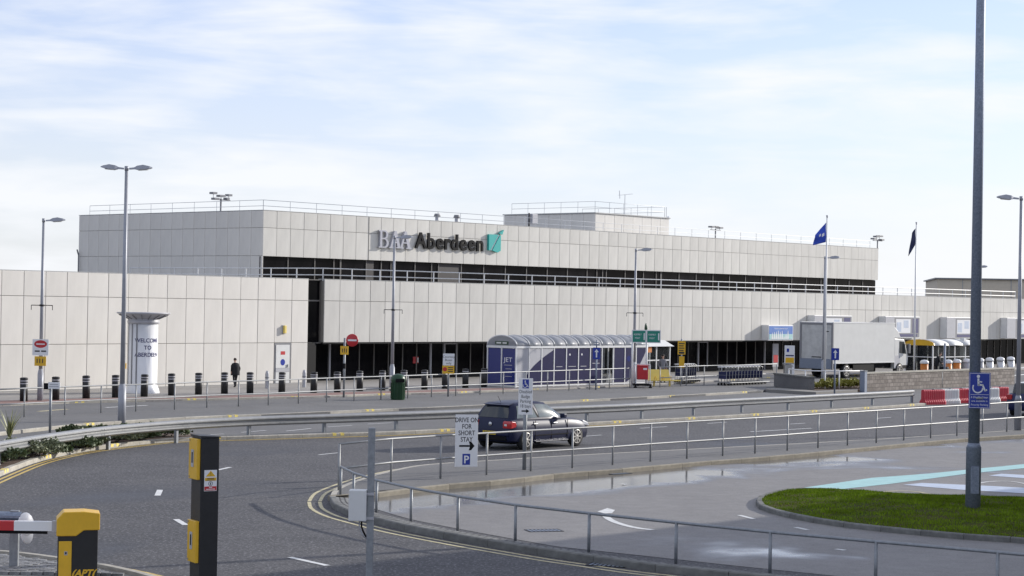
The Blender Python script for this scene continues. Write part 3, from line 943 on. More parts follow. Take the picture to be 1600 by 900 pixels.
# penthouse on the roof
px_, py_ = 50.8, 22.0
pent = mb('joint').box(px_ + .06, px_ + 9.9, py_ + .06, py_ + 10.0, 9.9, 11.93).build('penthouse', None, term)
for k in range(8):
    panel(pent, px_ + k * 1.23, py_, 10.0, 1.23, 1.96, 'panel_cool')
    if k < 8: link('panel', panel_mesh(1.25, 1.96, 'panel_cool'), pent, (px_, py_ + (k + 1) * 1.25, 10.0), -pi / 2)
mb('coping').box(px_ - .08, px_ + 9.95, py_ - .08, py_ + 10.1, 11.965, 12.05).build('coping', None, pent)

def roof_rail(name, pts, top, mids, post_gap, r, m, base):
    """handrail on a roof edge: rails plus single posts"""
    root = bpy.data.objects.new(name, None); COL.objects.link(root); root.parent = term
    q = mb(m)
    for z in [top] + mids:
        q.pipe([(x, y, z) for x, y in pts], r, 6)
    q.build('rail', None, root)
    pm = mb(m).tube((0, 0, base), (0, 0, top), r, n=6).mesh('post')
    for a, b in zip(pts[:-1], pts[1:]):
        L = (Vector(b) - Vector(a)).length; n = max(1, round(L / post_gap))
        for k in range(n + 1):
            p = Vector(a).lerp(Vector(b), k / n); link('post', pm, root, (p.x, p.y, 0))
    return root
roof_rail('roof_railing', [(4.68, 22.0), (4.68, 4.0), (88, 4.0)], 6.36, [5.98], 2.25, .035, 'white_metal', 5.5)
roof_rail('roof_railing', [(UX + .5, UY + 19.0), (UX + .5, UY + .6), (UX + NU * PW - .5, UY + .6)], 10.82, [10.45], 2.3, .018, 'rail_thin', 10.1)
roof_rail('roof_railing', [(px_ + .3, py_ + 9.4), (px_ + .3, py_ + .3), (px_ + 9.6, py_ + .3), (px_ + 9.6, py_ + 9.4)], 12.95, [12.5], 1.85, .018, 'rail_thin', 12.0)
for s_, in (((27.270, 10.250)[0],), ((29.260, 10.270)[0],)):
    q = mb('ltgrey').tube((s_, 17, 10.0), (s_, 17, 10.55), .14, n=10)
    q.use('midgrey').tube((s_, 17, 10.55), (s_, 17, 10.75), .25, .18, n=10)
    q.build('roof_vent', None, term)
# loose chair-like unit and post on the penthouse roof edge
ru = thing('roof_unit', 'small grey box unit on a black post beside the penthouse', 'vent', bpt((37.270, 10.450)[0], -17, 10.1), TH)
mb('black_metal').tube((-.25, 0, 0), (-.25, 0, 1.15), .06, n=8).build('post', None, ru)
mb('ltgrey').box(-.1, .5, -.2, .3, .35, 1.1).build('casing', None, ru, bevel=.03)

# ---------------- lettering and emblem on the upper facade
sg = thing('facade_sign', 'big grey and black letters with a teal square emblem on the upper facade', 'sign', bpt(UX, -UY), TH)
def serif_poly(ch):
    if ch == 'A':
        return [[(.02, 0), (.36, 0), (.36, .06), (.26, .08), (.33, .30), (.62, .30), (.69, .08), (.58, .06), (.58, 0), (1.0, 0), (1.0, .06), (.92, .08), (.60, 1.0), (.44, 1.0), (.10, .08), (.02, .06)]], [[(.355, .37), (.60, .37), (.475, .76)]]
    return None, None
def letter_from_curve(name, outer, holes, W_, H_, m, parent, x, z, depth):
    c = bpy.data.curves.new(name, 'CURVE'); c.dimensions = '2D'; c.fill_mode = 'BOTH'; c.extrude = depth
    for poly in outer + holes:
        sp = c.splines.new('POLY'); sp.points.add(len(poly) - 1); sp.use_cyclic_u = True
        for i, (a, b) in enumerate(poly): sp.points[i].co = (a * W_, b * H_, 0, 1)
    t = bpy.data.objects.new(name, c); COL.objects.link(t)
    dg = bpy.context.evaluated_depsgraph_get()
    me = bpy.data.meshes.new_from_object(t.evaluated_get(dg)); bpy.data.objects.remove(t)
    me.transform(Matrix.Rotation(radians(90), 4, 'X')); me.materials.clear(); me.materials.append(MATS[m])
    return link(name, me, parent, (x, -depth - .04, z))
zb = 7.95
def arc(cx, cy, rx, ry, a0, a1, n=8): return [(cx + rx * cos(a0 + (a1 - a0) * i / n), cy + ry * sin(a0 + (a1 - a0) * i / n)) for i in range(n + 1)]
Bout = [(.02, 0), (.02, .06), (.14, .08), (.14, .92), (.02, .94), (.02, 1.0)] + arc(.55, .76, .32, .24, pi / 2, -pi / 2 + .3) + arc(.58, .27, .36, .27, pi / 2 - .3, -pi / 2)
Bh = [[(.32, .57)] + arc(.52, .75, .18, .18, -pi / 2, pi / 2) + [(.32, .93)], [(.32, .07)] + arc(.54, .28, .20, .21, -pi / 2, pi / 2) + [(.32, .49)]]
Ao, Ah = serif_poly('A')
xB = 8.92 * PW
letter_from_curve('letter', [Bout], Bh, 1.0, 1.17, 'letter_grey', sg, (19.830, 8.610)[0] - UX, (20.190, 8.110)[1], .09)
letter_from_curve('letter', Ao, Ah, 1.15, 1.17, 'letter_grey', sg, (20.810, 8.650)[0] - UX, (20.190, 8.110)[1], .09)
letter_from_curve('letter', Ao, Ah, 1.15, 1.17, 'letter_grey', sg, (21.770, 8.680)[0] - UX, (20.190, 8.110)[1], .09)
xa0, xa1 = (23.340, 8.520)[0] - UX, (30.260, 8.760)[0] - UX
zA = (23.720, 8.210)[1]
word = 'Aberdeen'
wd = [1.0, .80, .78, .55, .80, .78, .78, .78]
tot = sum(wd); xx = xa0
for ch, w_ in zip(word, wd):
    step = (xa1 - xa0) * w_ / tot
    o = text(ch, 1.52, 'black', sg, (xx + step / 2, -.13, zA), bold=.030, depth=.06, name='letter', sx=1.02)
    xx += step
ex0, ez0 = (30.710, 8.240)[0] - UX, (30.710, 8.280)[1]
ex1 = (31.960, 8.280)[0] - UX
eh = (31.120, 9.390)[1] - (31.150, 8.250)[1]
ew = ex1 - ex0
q = mb('teal')
q.slab_xz([(0, 0), (ew * .12, 0), (ew * .80, eh), (0, eh)], -.2, -.02)
q.slab_xz([(ew * .30, 0), (ew * .75, -.12 * eh), (ew, 0), (ew, eh * .98), (ew * .93, eh * .96)], -.2, -.02)
q.build('emblem', None, sg, (ex0, 0, ez0))
mb('white').slab_xz([(ew * .12, 0), (ew * .30, 0), (ew * .93, eh * .96), (ew * .82, eh)], -.12, -.02).build('emblem_stripe', None, sg, (ex0, 0, ez0))
mb('teal').slab_xz([(ew * .85, eh * 1.08), (ew * 1.12, eh * 1.02), (ew * 1.25, eh * 1.32)], -.2, -.02).build('emblem_arrow', None, sg, (ex0, 0, ez0))

# ---------------- roof floodlights, aerial
def flood(p, label, heads, hgt, s=1.0):
    r = thing('floodlight_mast', label, 'floodlight', p, TH)
    mb('midgrey').tube((0, 0, -1), (0, 0, hgt), .06 * s, n=8).box(-.75 * s, .75 * s, -.03, .03, hgt - .12, hgt - .06).build('mast', None, r)
    for (x, z, w) in heads:
        q = mb('midgrey').box(x * s - w * s, x * s + w * s, -.2, .2, hgt + z * s, hgt + z * s + .13 * s)
        q.tube((x * s, 0, hgt - .1), (x * s, 0, hgt + z * s), .02, n=6)
        q.build('lamp_head', None, r, bevel=.02)
flood(bpt((16.030, 10.580)[0], -27, 10.1), 'dark floodlight cluster on the left roof edge of the terminal', [(-.62, .25, .18), (-.45, -.1, .2), (0, .1, .24), (.62, .18, .16), (.45, -.05, .12)], 1.35, 1.1)
flood(bpt((63.210, 10.710)[0], -19, 10.1), 'floodlight cluster on the roof right of the penthouse', [(-.55, .1, .25), (0, .12, .25), (.6, .06, .25)], 1.05, 1.0)
flood(bpt((86.030, 10.250)[0], -17, 10.1), 'floodlight cluster at the far right roof corner', [(-.6, .0, .25), (-.2, .2, .25), (.3, .25, .3), (.6, -.05, .22)], .95, 1.1)
ar = thing('tv_aerial', 'tall thin aerial mast standing above the roof penthouse', 'antenna', bpt((60.850, 12.370)[0], -27, 12.0), TH)
mb('rail_thin').tube((0, 0, 0), (0, 0, 2.15), .03, n=6).build('mast', None, ar)
q = mb('rail_thin').tube((-.75, 0, 2.05), (1.0, 0, 2.25), .02, n=6)
for k in range(7): q.tube((-.7 + k * .26, -.2, 2.06 + k * .03), (-.7 + k * .26, .2, 2.06 + k * .03), .012, n=5)
q.tube((-.7, 0, 1.75), (-.78, 0, 2.45), .03, n=6)
q.build('boom', None, ar)
rs = thing('roof_beacon', 'thin rod with a round white beacon at the penthouse right corner', 'antenna', bpt((61.550, 11.840)[0], -23, 10.1), TH)
mb('rail_thin').tube((0, 0, 0), (0, 0, 2.9), .025, n=6).build('rod', None, rs)
sp = MB().use('white'); sp.lathe([(0, -.16), (.12, -.1), (.16, 0), (.12, .1), (0, .16)], 12)
sp.build('beacon', None, rs, (.3, 0, 2.0)); mb('rail_thin').tube((0, 0, 1.9), (.3, 0, 1.9), .02, n=6).build('bracket', None, rs)
ws = thing('wall_pipe', 'thin vent pipe with a cowl at the shaded left end of the upper storey', 'pipe', bpt(9.75, -UY - 19.3, 5.6), TH)
mb('midgrey').tube((0, 0, 0), (0, 0, 1.9), .05, n=6).tube((-.0, 0, 1.75), (-.14, 0, 2.15), .05, n=6).build('pipe', None, ws)

# far beige building beyond the right end
fb = thing('distant_building', 'flat-roofed beige building beyond the right end of the terminal', 'building', (52.3, 236, 0), radians(-9))
mb('tan_wall').box(0, 60, 0, 25, 0, 8.45).build('wall', None, fb)
mb('midgrey').box(-.3, 60.3, -.3, 25.3, 8.45, 8.6).build('roof', None, fb)
for k in range(10): mb('coping').box(3 + k * 5.8, 3.1 + k * 5.8, -.06, 0, 0, 8.44).build('pilaster', None, fb)
mb('midgrey').box(22, 25, 4, 7, 8.6, 9.0).build('roof_vent', None, fb)
# ================================================================== railings and guard rail
def railing(name, label, posts, top, mids, m, r=0.028, ext=None, group=None, base=0.10):
    """posts: ground points; rails run through the posts"""
    r0 = posts[0]
    root = thing(name, label, 'railing', (r0[0], r0[1], 0))
    pm = mb(m).tube((0, 0, 0), (0, 0, top), r, n=8).mesh('post')
    path = (ext[0] if ext else []) + list(posts) + (ext[1] if ext else [])
    for z in [top] + mids:
        mb(m).pipe([(p[0] - r0[0], p[1] - r0[1], z) for p in path], r * 0.95, 8).build('top_rail' if z == top else 'mid_rail', None, root)
    for p in posts:
        link('post', pm, root, (p[0] - r0[0], p[1] - r0[1], 0))
    return root
near_posts = [(-3.979, 45.016), (-2.887, 47.085), (-1.722, 48.474), (-0.575, 49.749), (0.583, 51.082), (1.727, 52.276), (2.891, 53.520), (4.045, 54.918), (5.201, 56.152), (6.391, 57.440), (7.510, 58.638), (8.696, 60.018), (9.885, 61.452), (11.064, 62.803), (12.274, 64.209), (13.493, 65.668), (14.709, 67.026), (15.952, 68.435), (17.224, 69.899), (18.501, 71.413), (19.808, 72.808)]
railing('two_bar_railing', 'galvanised two-bar pedestrian railing along the near pavement and car park', near_posts, 1.20, [0.62], 'galv_bright')
low_posts = [(-3.843, 43.970), (-3.422, 42.428), (-2.801, 40.839), (-1.984, 39.288), (-0.985, 37.779), (0.146, 36.363), (1.490, 35.136), (2.977, 33.893), (4.478, 32.711), (6.073, 31.632), (7.793, 30.514), (9.005, 29.743)]
railing('low_rail', 'low single-bar galvanised rail curving above the dark kerb', low_posts, 0.76, [], 'galv', 0.03)
far_posts = [(-18.623, 68.436), (-17.711, 70.010), (-16.622, 71.698), (-15.598, 73.226), (-14.537, 74.603), (-13.329, 76.289), (-12.312, 77.974), (-11.209, 79.267), (-10.146, 80.580), (-9.062, 82.185), (-8.015, 83.828), (-6.931, 85.264), (-5.837, 86.741), (-4.705, 88.269), (-3.680, 89.800), (-2.588, 91.396), (-1.457, 93.050), (-0.347, 94.547), (0.768, 96.080), (1.885, 97.582), (3.040, 99.204), (4.166, 100.854), (5.291, 102.469), (6.483, 104.073)]
railing('two_bar_railing', 'long two-bar railing on the far pavement in front of the bollards and shelter', far_posts, 1.15, [0.60], 'galv_bright')
rp = [(7.215, 105.137), (8.069, 103.932)]
r2 = [(8.197, 105.136), (9.467, 106.826), (9.838, 107.376), (11.011, 109.077), (12.135, 110.372), (13.194, 111.231), (14.644, 113.574), (15.941, 115.013)]
railing('two_bar_railing', 'two-bar railing in front of the parked luggage trolleys', r2, 1.20, [0.62], 'galv_bright')
r3 = [(15.733, 108.520), (16.287, 105.983), (17.389, 106.025), (18.222, 106.347), (19.787, 107.728)]
railing('two_bar_railing', 'white rail above the yellow-green planting by the flagpole', r3, 1.12, [], 'white_metal', 0.035)
r4 = [(25.582, 113.698), (27.577, 116.692), (29.680, 119.847), (31.433, 121.528), (33.841, 125.503)]
railing('two_bar_railing', 'thin two-bar railing before the right part of the block wall', r4, 0.95, [0.5], 'galv', 0.028)
# steel W-beam guard rail
gposts = [(-13.574, 47.927), (-13.349, 50.377), (-12.847, 53.363), (-11.879, 57.066), (-10.401, 60.153), (-8.479, 62.676), (-6.221, 64.706), (-3.916, 66.746), (-1.700, 68.854), (0.613, 71.087), (2.982, 73.442), (5.255, 75.883), (7.579, 78.767), (9.891, 81.492), (12.241, 84.176), (14.632, 87.057), (17.005, 89.804), (19.489, 92.891)]
gr = thing('guard_rail', 'long galvanised W-beam crash barrier curving between the two roads', 'guard rail', (0, 0, 0))
gpath = smooth_path(gposts, 0.5)
prof = [(.0, .405), (-.07, .435), (-.10, .465), (-.10, .50), (-.015, .545), (-.015, .58), (-.10, .625), (-.10, .66), (-.07, .695), (0, .72), (.006, .716), (-.062, .69), (-.092, .655), (-.092, .629), (-.007, .584), (-.007, .541), (-.092, .497), (-.092, .468), (-.064, .44), (.006, .41)]
seg = 8
for k in range(0, len(gpath) - 1, seg):
    sp_ = gpath[k:k + seg + 1]
    if len(sp_) < 2: break
    zz = 0.0 if (k // seg) % 2 == 0 else 0.003
    q = mb('galv_bright'); q.sweep(sp_, [(o - zz, z) for o, z in prof], close=True)
    ob = q.build('beam', None, gr)
    a = Vector(sp_[0]); b = Vector(sp_[1]); d_ = (b - a).normalized(); l_ = Vector((-d_.y, d_.x))
    bo_ = mb('galv')
    for u_ in (.08, .22):
        for z in (.49, .64):
            c = a + d_ * u_ - l_ * .088
            bo_.tube((c.x, c.y, z), (c.x - l_.x * .02, c.y - l_.y * .02, z), .02, n=6)
    bo_.build('bolt', None, gr)
pm = mb('galv').box(-.05, .05, .0, .012, 0, .64).box(-.05, -.038, .0, .10, 0, .64).box(.038, .05, 0, .10, 0, .64).mesh('post')
for k, p in enumerate(gposts):
    a = Vector(gposts[max(0, k - 1)]); b = Vector(gposts[min(len(gposts) - 1, k + 1)])
    link('post', pm, gr, (p[0], p[1], 0.0), atan2(b.y - a.y, b.x - a.x))
# second guard rail stub at the bottom left, with its reflector disc
g2 = thing('guard_rail_end', 'dark end of a crash barrier with white leaf-shaped reflectors beside the barrier arm', 'guard rail', (-8.189, 31.500, 0.117), radians(0))
g2.location.z = 0
gz_ = (-8.113, 31.500, 0.538)
q = mb('galv_dark')
zt = (-8.123, 31.500, 1.010)[2]
q.sweep([(-2.2, .25), (-1.0, .12), (.22, 0)], [(o, z - .715 + zt) for o, z in prof], close=True)
q.build('beam', None, g2)
mb('galv').box(.02, .16, -.0, .09, 0, zt + .02).build('post', None, g2)
for k, (dx, dz, rr) in enumerate(((.29, -.20, .16), (.31, -.37, .12))):
    c_ = MB().use('white'); c_.lathe([(0, .02), (rr * .9, .02), (rr, 0), (rr * .9, -.02), (0, -.02)], 18)
    o = c_.build('reflector', None, g2, (dx, -.02, zt + dz)); o.rotation_euler = (radians(82), 0, radians(50)); o.scale = (1.0, 1.25, 1)

# ================================================================== street lamps
def lamp_post(p, h, label, heads, bracket=False, r=.085, base_h=1.25, m='pole_grey', rz=0, scale=1.0, group='grey street lamps'):
    r_ = thing('street_lamp', label, 'street lamp', p, rz, group)
    mb(m).tube((0, 0, base_h), (0, 0, h), r, r * .62, n=12).build('pole', None, r_)
    b_ = mb(m).tube((0, 0, 0), (0, 0, base_h), r * 1.5, n=12).tube((0, 0, base_h), (0, 0, base_h + .18), r * 1.5, r, n=12)
    b_.build('base', None, r_)
    for sgn in heads:
        q = mb(m)
        # flattened tapering lantern
        L = .95 * scale
        pts = []
        for k, (x, w, t0, t1) in enumerate(((.10, .05, -.02, .04), (.30, .06, -.02, .05), (.42, .15, -.05, .10), (.65, .19, -.05, .12), (.88, .14, -.03, .06), (.98, .05, -.01, .02))):
            pts.append([(sgn * x * L, -w, t0), (sgn * x * L, w, t0), (sgn * x * L, w * .6, t1), (sgn * x * L, -w * .6, t1)])
        vs = [v for ring in pts for v in ring]
        fs = []
        for i in range(len(pts) - 1):
            for j in range(4): fs.append((i * 4 + j, i * 4 + (j + 1) % 4, (i + 1) * 4 + (j + 1) % 4, (i + 1) * 4 + j))
        fs += [(0, 1, 2, 3), tuple(len(vs) - 4 + j for j in range(4))]
        q.add(vs, fs)
        hd = q.build('lantern', None, r_, (0, 0, h - .05), 0)
        hd.rotation_euler = (0, -sgn * radians(4), 0)
        mb('offwhite').box(sgn * .62 * L - .17, sgn * .62 * L + .17, -.13, .13, -.07, -.045).build('lens', None, hd)
    mb(m).tube((0, 0, h - .1), (0, 0, h + .06), r * .75, n=10).build('cap', None, r_)
    if bracket:
        zb_ = bracket
        q = mb('black_metal').tube((-.45, 0, zb_), (.45, 0, zb_), .02, n=6).tube((-.45, 0, zb_), (-.45, 0, zb_ - .2), .015, n=6).tube((.45, 0, zb_), (.45, 0, zb_ - .2), .015, n=6).tube((0, 0, zb_ - .04), (0, 0, zb_ + .04), r * 1.2, n=10)
        q.build('banner_bracket', None, r_)
    return r_
lamp_post((-13.917, 68.861), 9.187, 'tall double-headed street lamp standing left behind the crash barrier', (-1, 1), r=.095)
lamp_post((-19.920, 81.364), 7.75, 'single-headed street lamp carrying a red sign and a yellow sign', (1,), bracket=4.124)
lamp_post((-5.883, 95.332), 7.75, 'single-headed street lamp behind the dark green litter bin', (1,), bracket=4.133)
lamp_post((6.824, 106.166), 7.65, 'single-headed street lamp behind the green assembly point sign', (1,), bracket=4.143)
lamp_post((19.108, 117.268), 7.7, 'single-headed street lamp close behind the left flagpole', (1,))
lamp_post((34.572, 143.126), 7.9, 'distant street lamp mostly hidden by the thick lighting column', (1,))
lamp_post((19.184, 72.466), 8.894, 'street lamp with left-pointing head at the right edge of the picture', (-1,), r=.09)
# signs on the lamp with red oval
sp1 = thing('lamp_sign', 'white sign with a red oval on the leftmost street lamp', 'sign', (-19.790, 80.890))
z1 = 2.197
mb('white').box(-.34, .34, -.16, -.13, z1 - .18, z1 + .50).build('plate', None, sp1)
c_ = MB().use('red'); c_.lathe([(0, 0), (.27, 0)], 24)
o = c_.build('red_oval', None, sp1, (0, -.164, z1 + .30)); o.rotation_euler = (radians(90), 0, 0); o.scale = (1, .6, 1)
mb('text_dark').box(-.24, -.03, -.164, -.1605, z1 - .03, z1 + .03).box(.03, .24, -.164, -.1605, z1 - .03, z1 + .03).build('print', None, sp1)
mb('white').box(-.18, .18, -.169, -.1655, z1 + .275, z1 + .32).build('oval_print', None, sp1)
sp2 = thing('lamp_sign', 'yellow sign below the red oval sign on the leftmost street lamp', 'sign', (-19.790, 80.890))
mb('yellow_paint').box(-.24, .24, -.16, -.13, z1 - .62, z1 - .22).build('plate', None, sp2)
mb('text_dark').box(-.15, -.11, -.164, -.161, z1 - .5, z1 - .32).box(-.04, .0, -.164, -.161, z1 - .5, z1 - .32).box(.08, .12, -.164, -.161, z1 - .5, z1 - .32).build('print', None, sp2)

# big lighting column on the grass island, with the blue sign
bl = thing('lighting_column', 'thick dark galvanised lighting column rising out of frame from the grass island', 'lamp post', (10.241, 42.315))
bl.location.z = 0.12
mb('galv_dark').tube((0, 0, 1.55), (0, 0, 16.5), .125, .085, n=20).build('pole', None, bl)
q = mb('galv_dark').tube((0, 0, 0), (0, 0, 1.45), .165, n=20).tube((0, 0, 1.45), (0, 0, 1.56), .165, .126, n=20); q.build('base', None, bl)
mb('galv_dark').box(-.09, .09, -.175, -.12, .45, 1.05).build('access_door', None, bl, bevel=.01)
mb('galv_dark').tube((0, 0, 16.4), (-1.6, 0, 16.7), .05, n=8).tube((0, 0, 16.4), (1.6, 0, 16.7), .05, n=8).build('arm', None, bl)
mb('midgrey').box(-2.3, -1.5, -.2, .2, 16.6, 16.8).build('lantern', None, bl, bevel=.04); mb('midgrey').box(1.5, 2.3, -.2, .2, 16.6, 16.8).build('lantern', None, bl, bevel=.04)
P_bs = (10.240, 42.050, 2.464)
bs = thing('parking_sign', 'blue wheelchair sign strapped to the thick lighting column', 'sign', (P_bs[0], P_bs[1] - .17, P_bs[2]))
mb('blue_sign').box(-.235, .235, -.02, 0, 0, .78).build('plate', None, bs, bevel=.004)
mb('white').box(-.222, .222, -.0225, -.0202, .012, .020).box(-.222, .222, -.0225, -.0202, .76, .768).box(-.222, -.214, -.0225, -.0202, .02, .76).box(.214, .222, -.0225, -.0202, .02, .76).box(-.2, .2, -.0225, -.0202, .298, .305).build('border', None, bs)
def wheelchair(parent, s, x, z, y, m='white'):
    q = mb(m)
    def seg(a, b, w):
        a = Vector(a); b = Vector(b); d_ = (b - a).normalized(); l_ = Vector((-d_.y, d_.x)) * w / 2
        q.slab_xz([tuple(a + l_), tuple(b + l_), tuple(b - l_), tuple(a - l_)], y - .004, y)
    ring = [(.40 + .26 * cos(t), .30 + .26 * sin(t)) for t in [radians(a) for a in range(150, 372, 15)]]
    for a, b in zip(ring[:-1], ring[1:]): seg(a, b, .07)
    seg((.42, .78), (.44, .40), .10); seg((.42, .46), (.66, .44), .09); seg((.64, .46), (.78, .14), .09); seg((.76, .14), (.88, .20), .07); seg((.43, .62), (.62, .60), .06)
    q.slab_xz([(.42 + .085 * cos(t), .89 + .085 * sin(t)) for t in [2 * pi * i / 12 for i in range(12)]], y - .004, y)
    q.v = [(x + (a - .5) * s, b, z + c * s) for a, b, c in q.v]
    return q.build('wheelchair_symbol', None, parent)
wheelchair(bs, .42, 0, .325, -.0205)
for k, t in enumerate(('6 Disabled bays', 'are available in', 'Priority Parking')):
    text(t, .060, 'white', bs, (0, -.0215, .225 - k * .082), depth=.001)
mb('galv').tube((-.0, .15, .2), (0, .15, .24), .19, n=16).tube((-.0, .15, .6), (0, .15, .64), .17, n=16).build('strap', None, bs)

# ================================================================== flag poles
def flagpole(p, h, label, flagpts, m, deco):
    r_ = thing('flagpole', label, 'flagpole', p)
    mb('white_metal').tube((0, 0, 0), (0, 0, h), .075, .04, n=10).build('pole', None, r_)
    mb('ltgrey').tube((0, 0, h), (0, 0, h + .18), .03, .07, n=8).build('finial', None, r_)
    q = mb(m)
    nx, nz = 8, 10
    vs = []; top, bot = flagpts
    for i in range(nx + 1):
        for j in range(nz + 1):
            u, v = i / nx, j / nz
            x = -u * (top[0] * (1 - v) + bot[0] * v)
            z = h - .25 - v * 1.15 - u * (top[1] * (1 - v) + bot[1] * v)
            y = .10 * sin(u * 5 + v * 2.4) * u + .05 * sin(v * 7 + u * 3)
            vs.append((x - .05, y, z))
    fs = [(i * (nz + 1) + j, (i + 1) * (nz + 1) + j, (i + 1) * (nz + 1) + j + 1, i * (nz + 1) + j + 1) for i in range(nx) for j in range(nz)]
    q.add(vs, fs, None, True)
    fo_ = q.build('flag', None, r_)
    sm_ = fo_.modifiers.new('thick', 'SOLIDIFY'); sm_.thickness = .008
    if deco:
        q = mb('white')
        for (u0, v0, u1, v1) in ((.15, .45, .35, .62), (.45, .35, .6, .5)):
            ids = []
            for (u, v) in ((u0, v0), (u1, v0), (u1, v1), (u0, v1)):
                x = -u * (top[0] * (1 - v) + bot[0] * v); z = h - .25 - v * 1.15 - u * (top[1] * (1 - v) + bot[1] * v)
                y = .10 * sin(u * 5 + v * 2.4) * u + .05 * sin(v * 7 + u * 3) - .02
                ids.append((x - .05, y, z))
            q.add(ids, [(0, 1, 2, 3)])
        q.build('emblem', None, fo_)
flagpole((18.411, 112.509), 9.870, 'white flagpole with a bright blue flag beside the lorry', ((.65, .75), (.75, .20)), 'flag_blue', True)
flagpole((27.866, 132.547), 10.478, 'white flagpole with a limp navy flag right of the lorry', ((.26, .32), (.46, .80)), 'navy', False)

# ================================================================== bollards
def bollard_mesh():
    r_ = thing('bollard', 'x', 'bollard')
    mb('black_metal').tube((0, 0, 0), (0, 0, .96), .165, .165, n=16).build('shaft', None, r_)
    q = MB().use('black_metal'); q.lathe([(.165, .96), (.172, .98), (.165, 1.0), (.12, 1.02), (0, 1.03)], 16); q.build('cap', None, r_)
    for z in (.75, .86):
        mb('ltgrey').tube((0, 0, z), (0, 0, z + .045), .171, n=16, cap=False).build('white_band', None, r_)
    return r_
bpos = [(-20.435, 80.670), (-19.433, 82.056), (-18.491, 83.731), (-17.454, 84.929), (-16.427, 86.147), (-15.461, 87.665), (-14.441, 88.938), (-13.416, 90.115), (-12.304, 90.776), (-10.891, 91.489), (-9.466, 92.467), (-8.408, 93.382), (-7.452, 95.074), (-6.415, 96.152), (-5.386, 97.243), (-4.382, 97.984), (-3.380, 99.234), (-2.354, 100.590), (-1.399, 101.868)]
proto = bollard_mesh()
for k, p in enumerate(bpos):
    o = proto if k == 0 else copy_tree(proto)
    o.location = (p[0], p[1], 0.06)
    o.rotation_euler = (radians(random.uniform(-1.2, 1.2)), radians(random.uniform(-1.2, 1.2)), 0)
    o['label'] = f'{ORD[k]} black white-banded bollard from the left along the terminal pavement'
    o['group'] = 'black bollards along the terminal pavement'
for k, (p, t) in enumerate((((-12.170, 96.013), 'left of the service door edge'), ((-10.538, 98.088), 'beside the dark end pier'))):
    r_ = thing('small_bollard', 'x', 'bollard', p, 0, 'small grey bollards by the wall')
    r_['label'] = ('slim grey post by the wall between the service door and the walking person' if k == 0 else 'slim grey post by the wall right of the service door')
    q = MB().use('ltgrey'); q.lathe([(.10, .08), (.10, .80), (.07, .93), (.03, .97), (0, .97)], 12); q.build('shaft', None, r_)
    mb('midgrey').tube((0, 0, .60), (0, 0, .66), .106, n=12, cap=False).build('band', None, r_)

# ================================================================== welcome column
wc = thing('welcome_column', 'white round column reading welcome with a flared metal canopy by the wall', 'advertising column', (-17.155, 89.476), radians(6))
q = MB().use('white'); q.lathe([(.80, .06), (.80, .14), (.75, .30), (.70, .42), (.68, .46), (.68, 3.30), (0, 3.30)], 32); q.build('drum', None, wc)
q = MB().use('ltgrey'); q.lathe([(.70, 3.30), (.74, 3.32), (.74, 3.44), (.70, 3.48), (.70, 3.54), (1.20, 3.76), (1.24, 3.78), (1.24, 3.83), (0, 3.84)], 32); q.build('canopy', None, wc)
rb = mb('midgrey').box(.70, 1.24, -.015, .015, -.03, .012).mesh('rib')
for k in range(16):
    o = link('rib', rb, wc, (0, 0, 0), 2 * pi * k / 16)
    o.rotation_euler = (0, -radians(23.7), 2 * pi * k / 16); o.location = (0, 0, 3.23)
for a in (200, 228, 250):
    o = mb('midgrey').box(.67, .70, -.03, .03, .46, 3.30).build('seam', None, wc, (0, 0, 0), radians(a))
for k, t in enumerate(('WELCOME', 'TO', 'ABERDEEN')):
    # lettering wrapped on the drum
    c = bpy.data.curves.new('lettering', 'FONT'); c.body = t; c.size = .26; c.align_x = 'CENTER'; c.offset = .004; c.extrude = .002
    tmp = bpy.data.objects.new('lettering', c); COL.objects.link(tmp)
    me = bpy.data.meshes.new_from_object(tmp.evaluated_get(bpy.context.evaluated_depsgraph_get())); bpy.data.objects.remove(tmp)
    for v in me.vertices:
        a = radians(-66) + v.co.x / .69; r_ = .684 + v.co.z
        v.co = (r_ * cos(a), r_ * sin(a), 2.45 - k * .33 + v.co.y)
    me.materials.clear(); me.materials.append(MATS['text_navy'])
    link('lettering', me, wc)

# ================================================================== small road signs and street furniture
sp = thing('small_post_sign', 'grey post with a small white plate behind the crash barrier at left', 'sign', (-15.261, 63.761))
hh = 1.700
mb('galv').tube((0, 0, 0), (0, 0, hh - .02), .045, n=10).build('post', None, sp)
mb('white').box(-.07, .32, -.08, -.05, hh - .24, hh - .02).build('plate', None, sp); mb('black').box(-.22, -.05, -.06, .06, hh - .27, hh - .06).build('sensor', None, sp)
mb('ltgrey').box(-.02, .26, -.083, -.0805, hh - .11, hh - .08).box(-.04, .28, -.083, -.0805, hh - .18, hh - .15).build('print', None, sp)

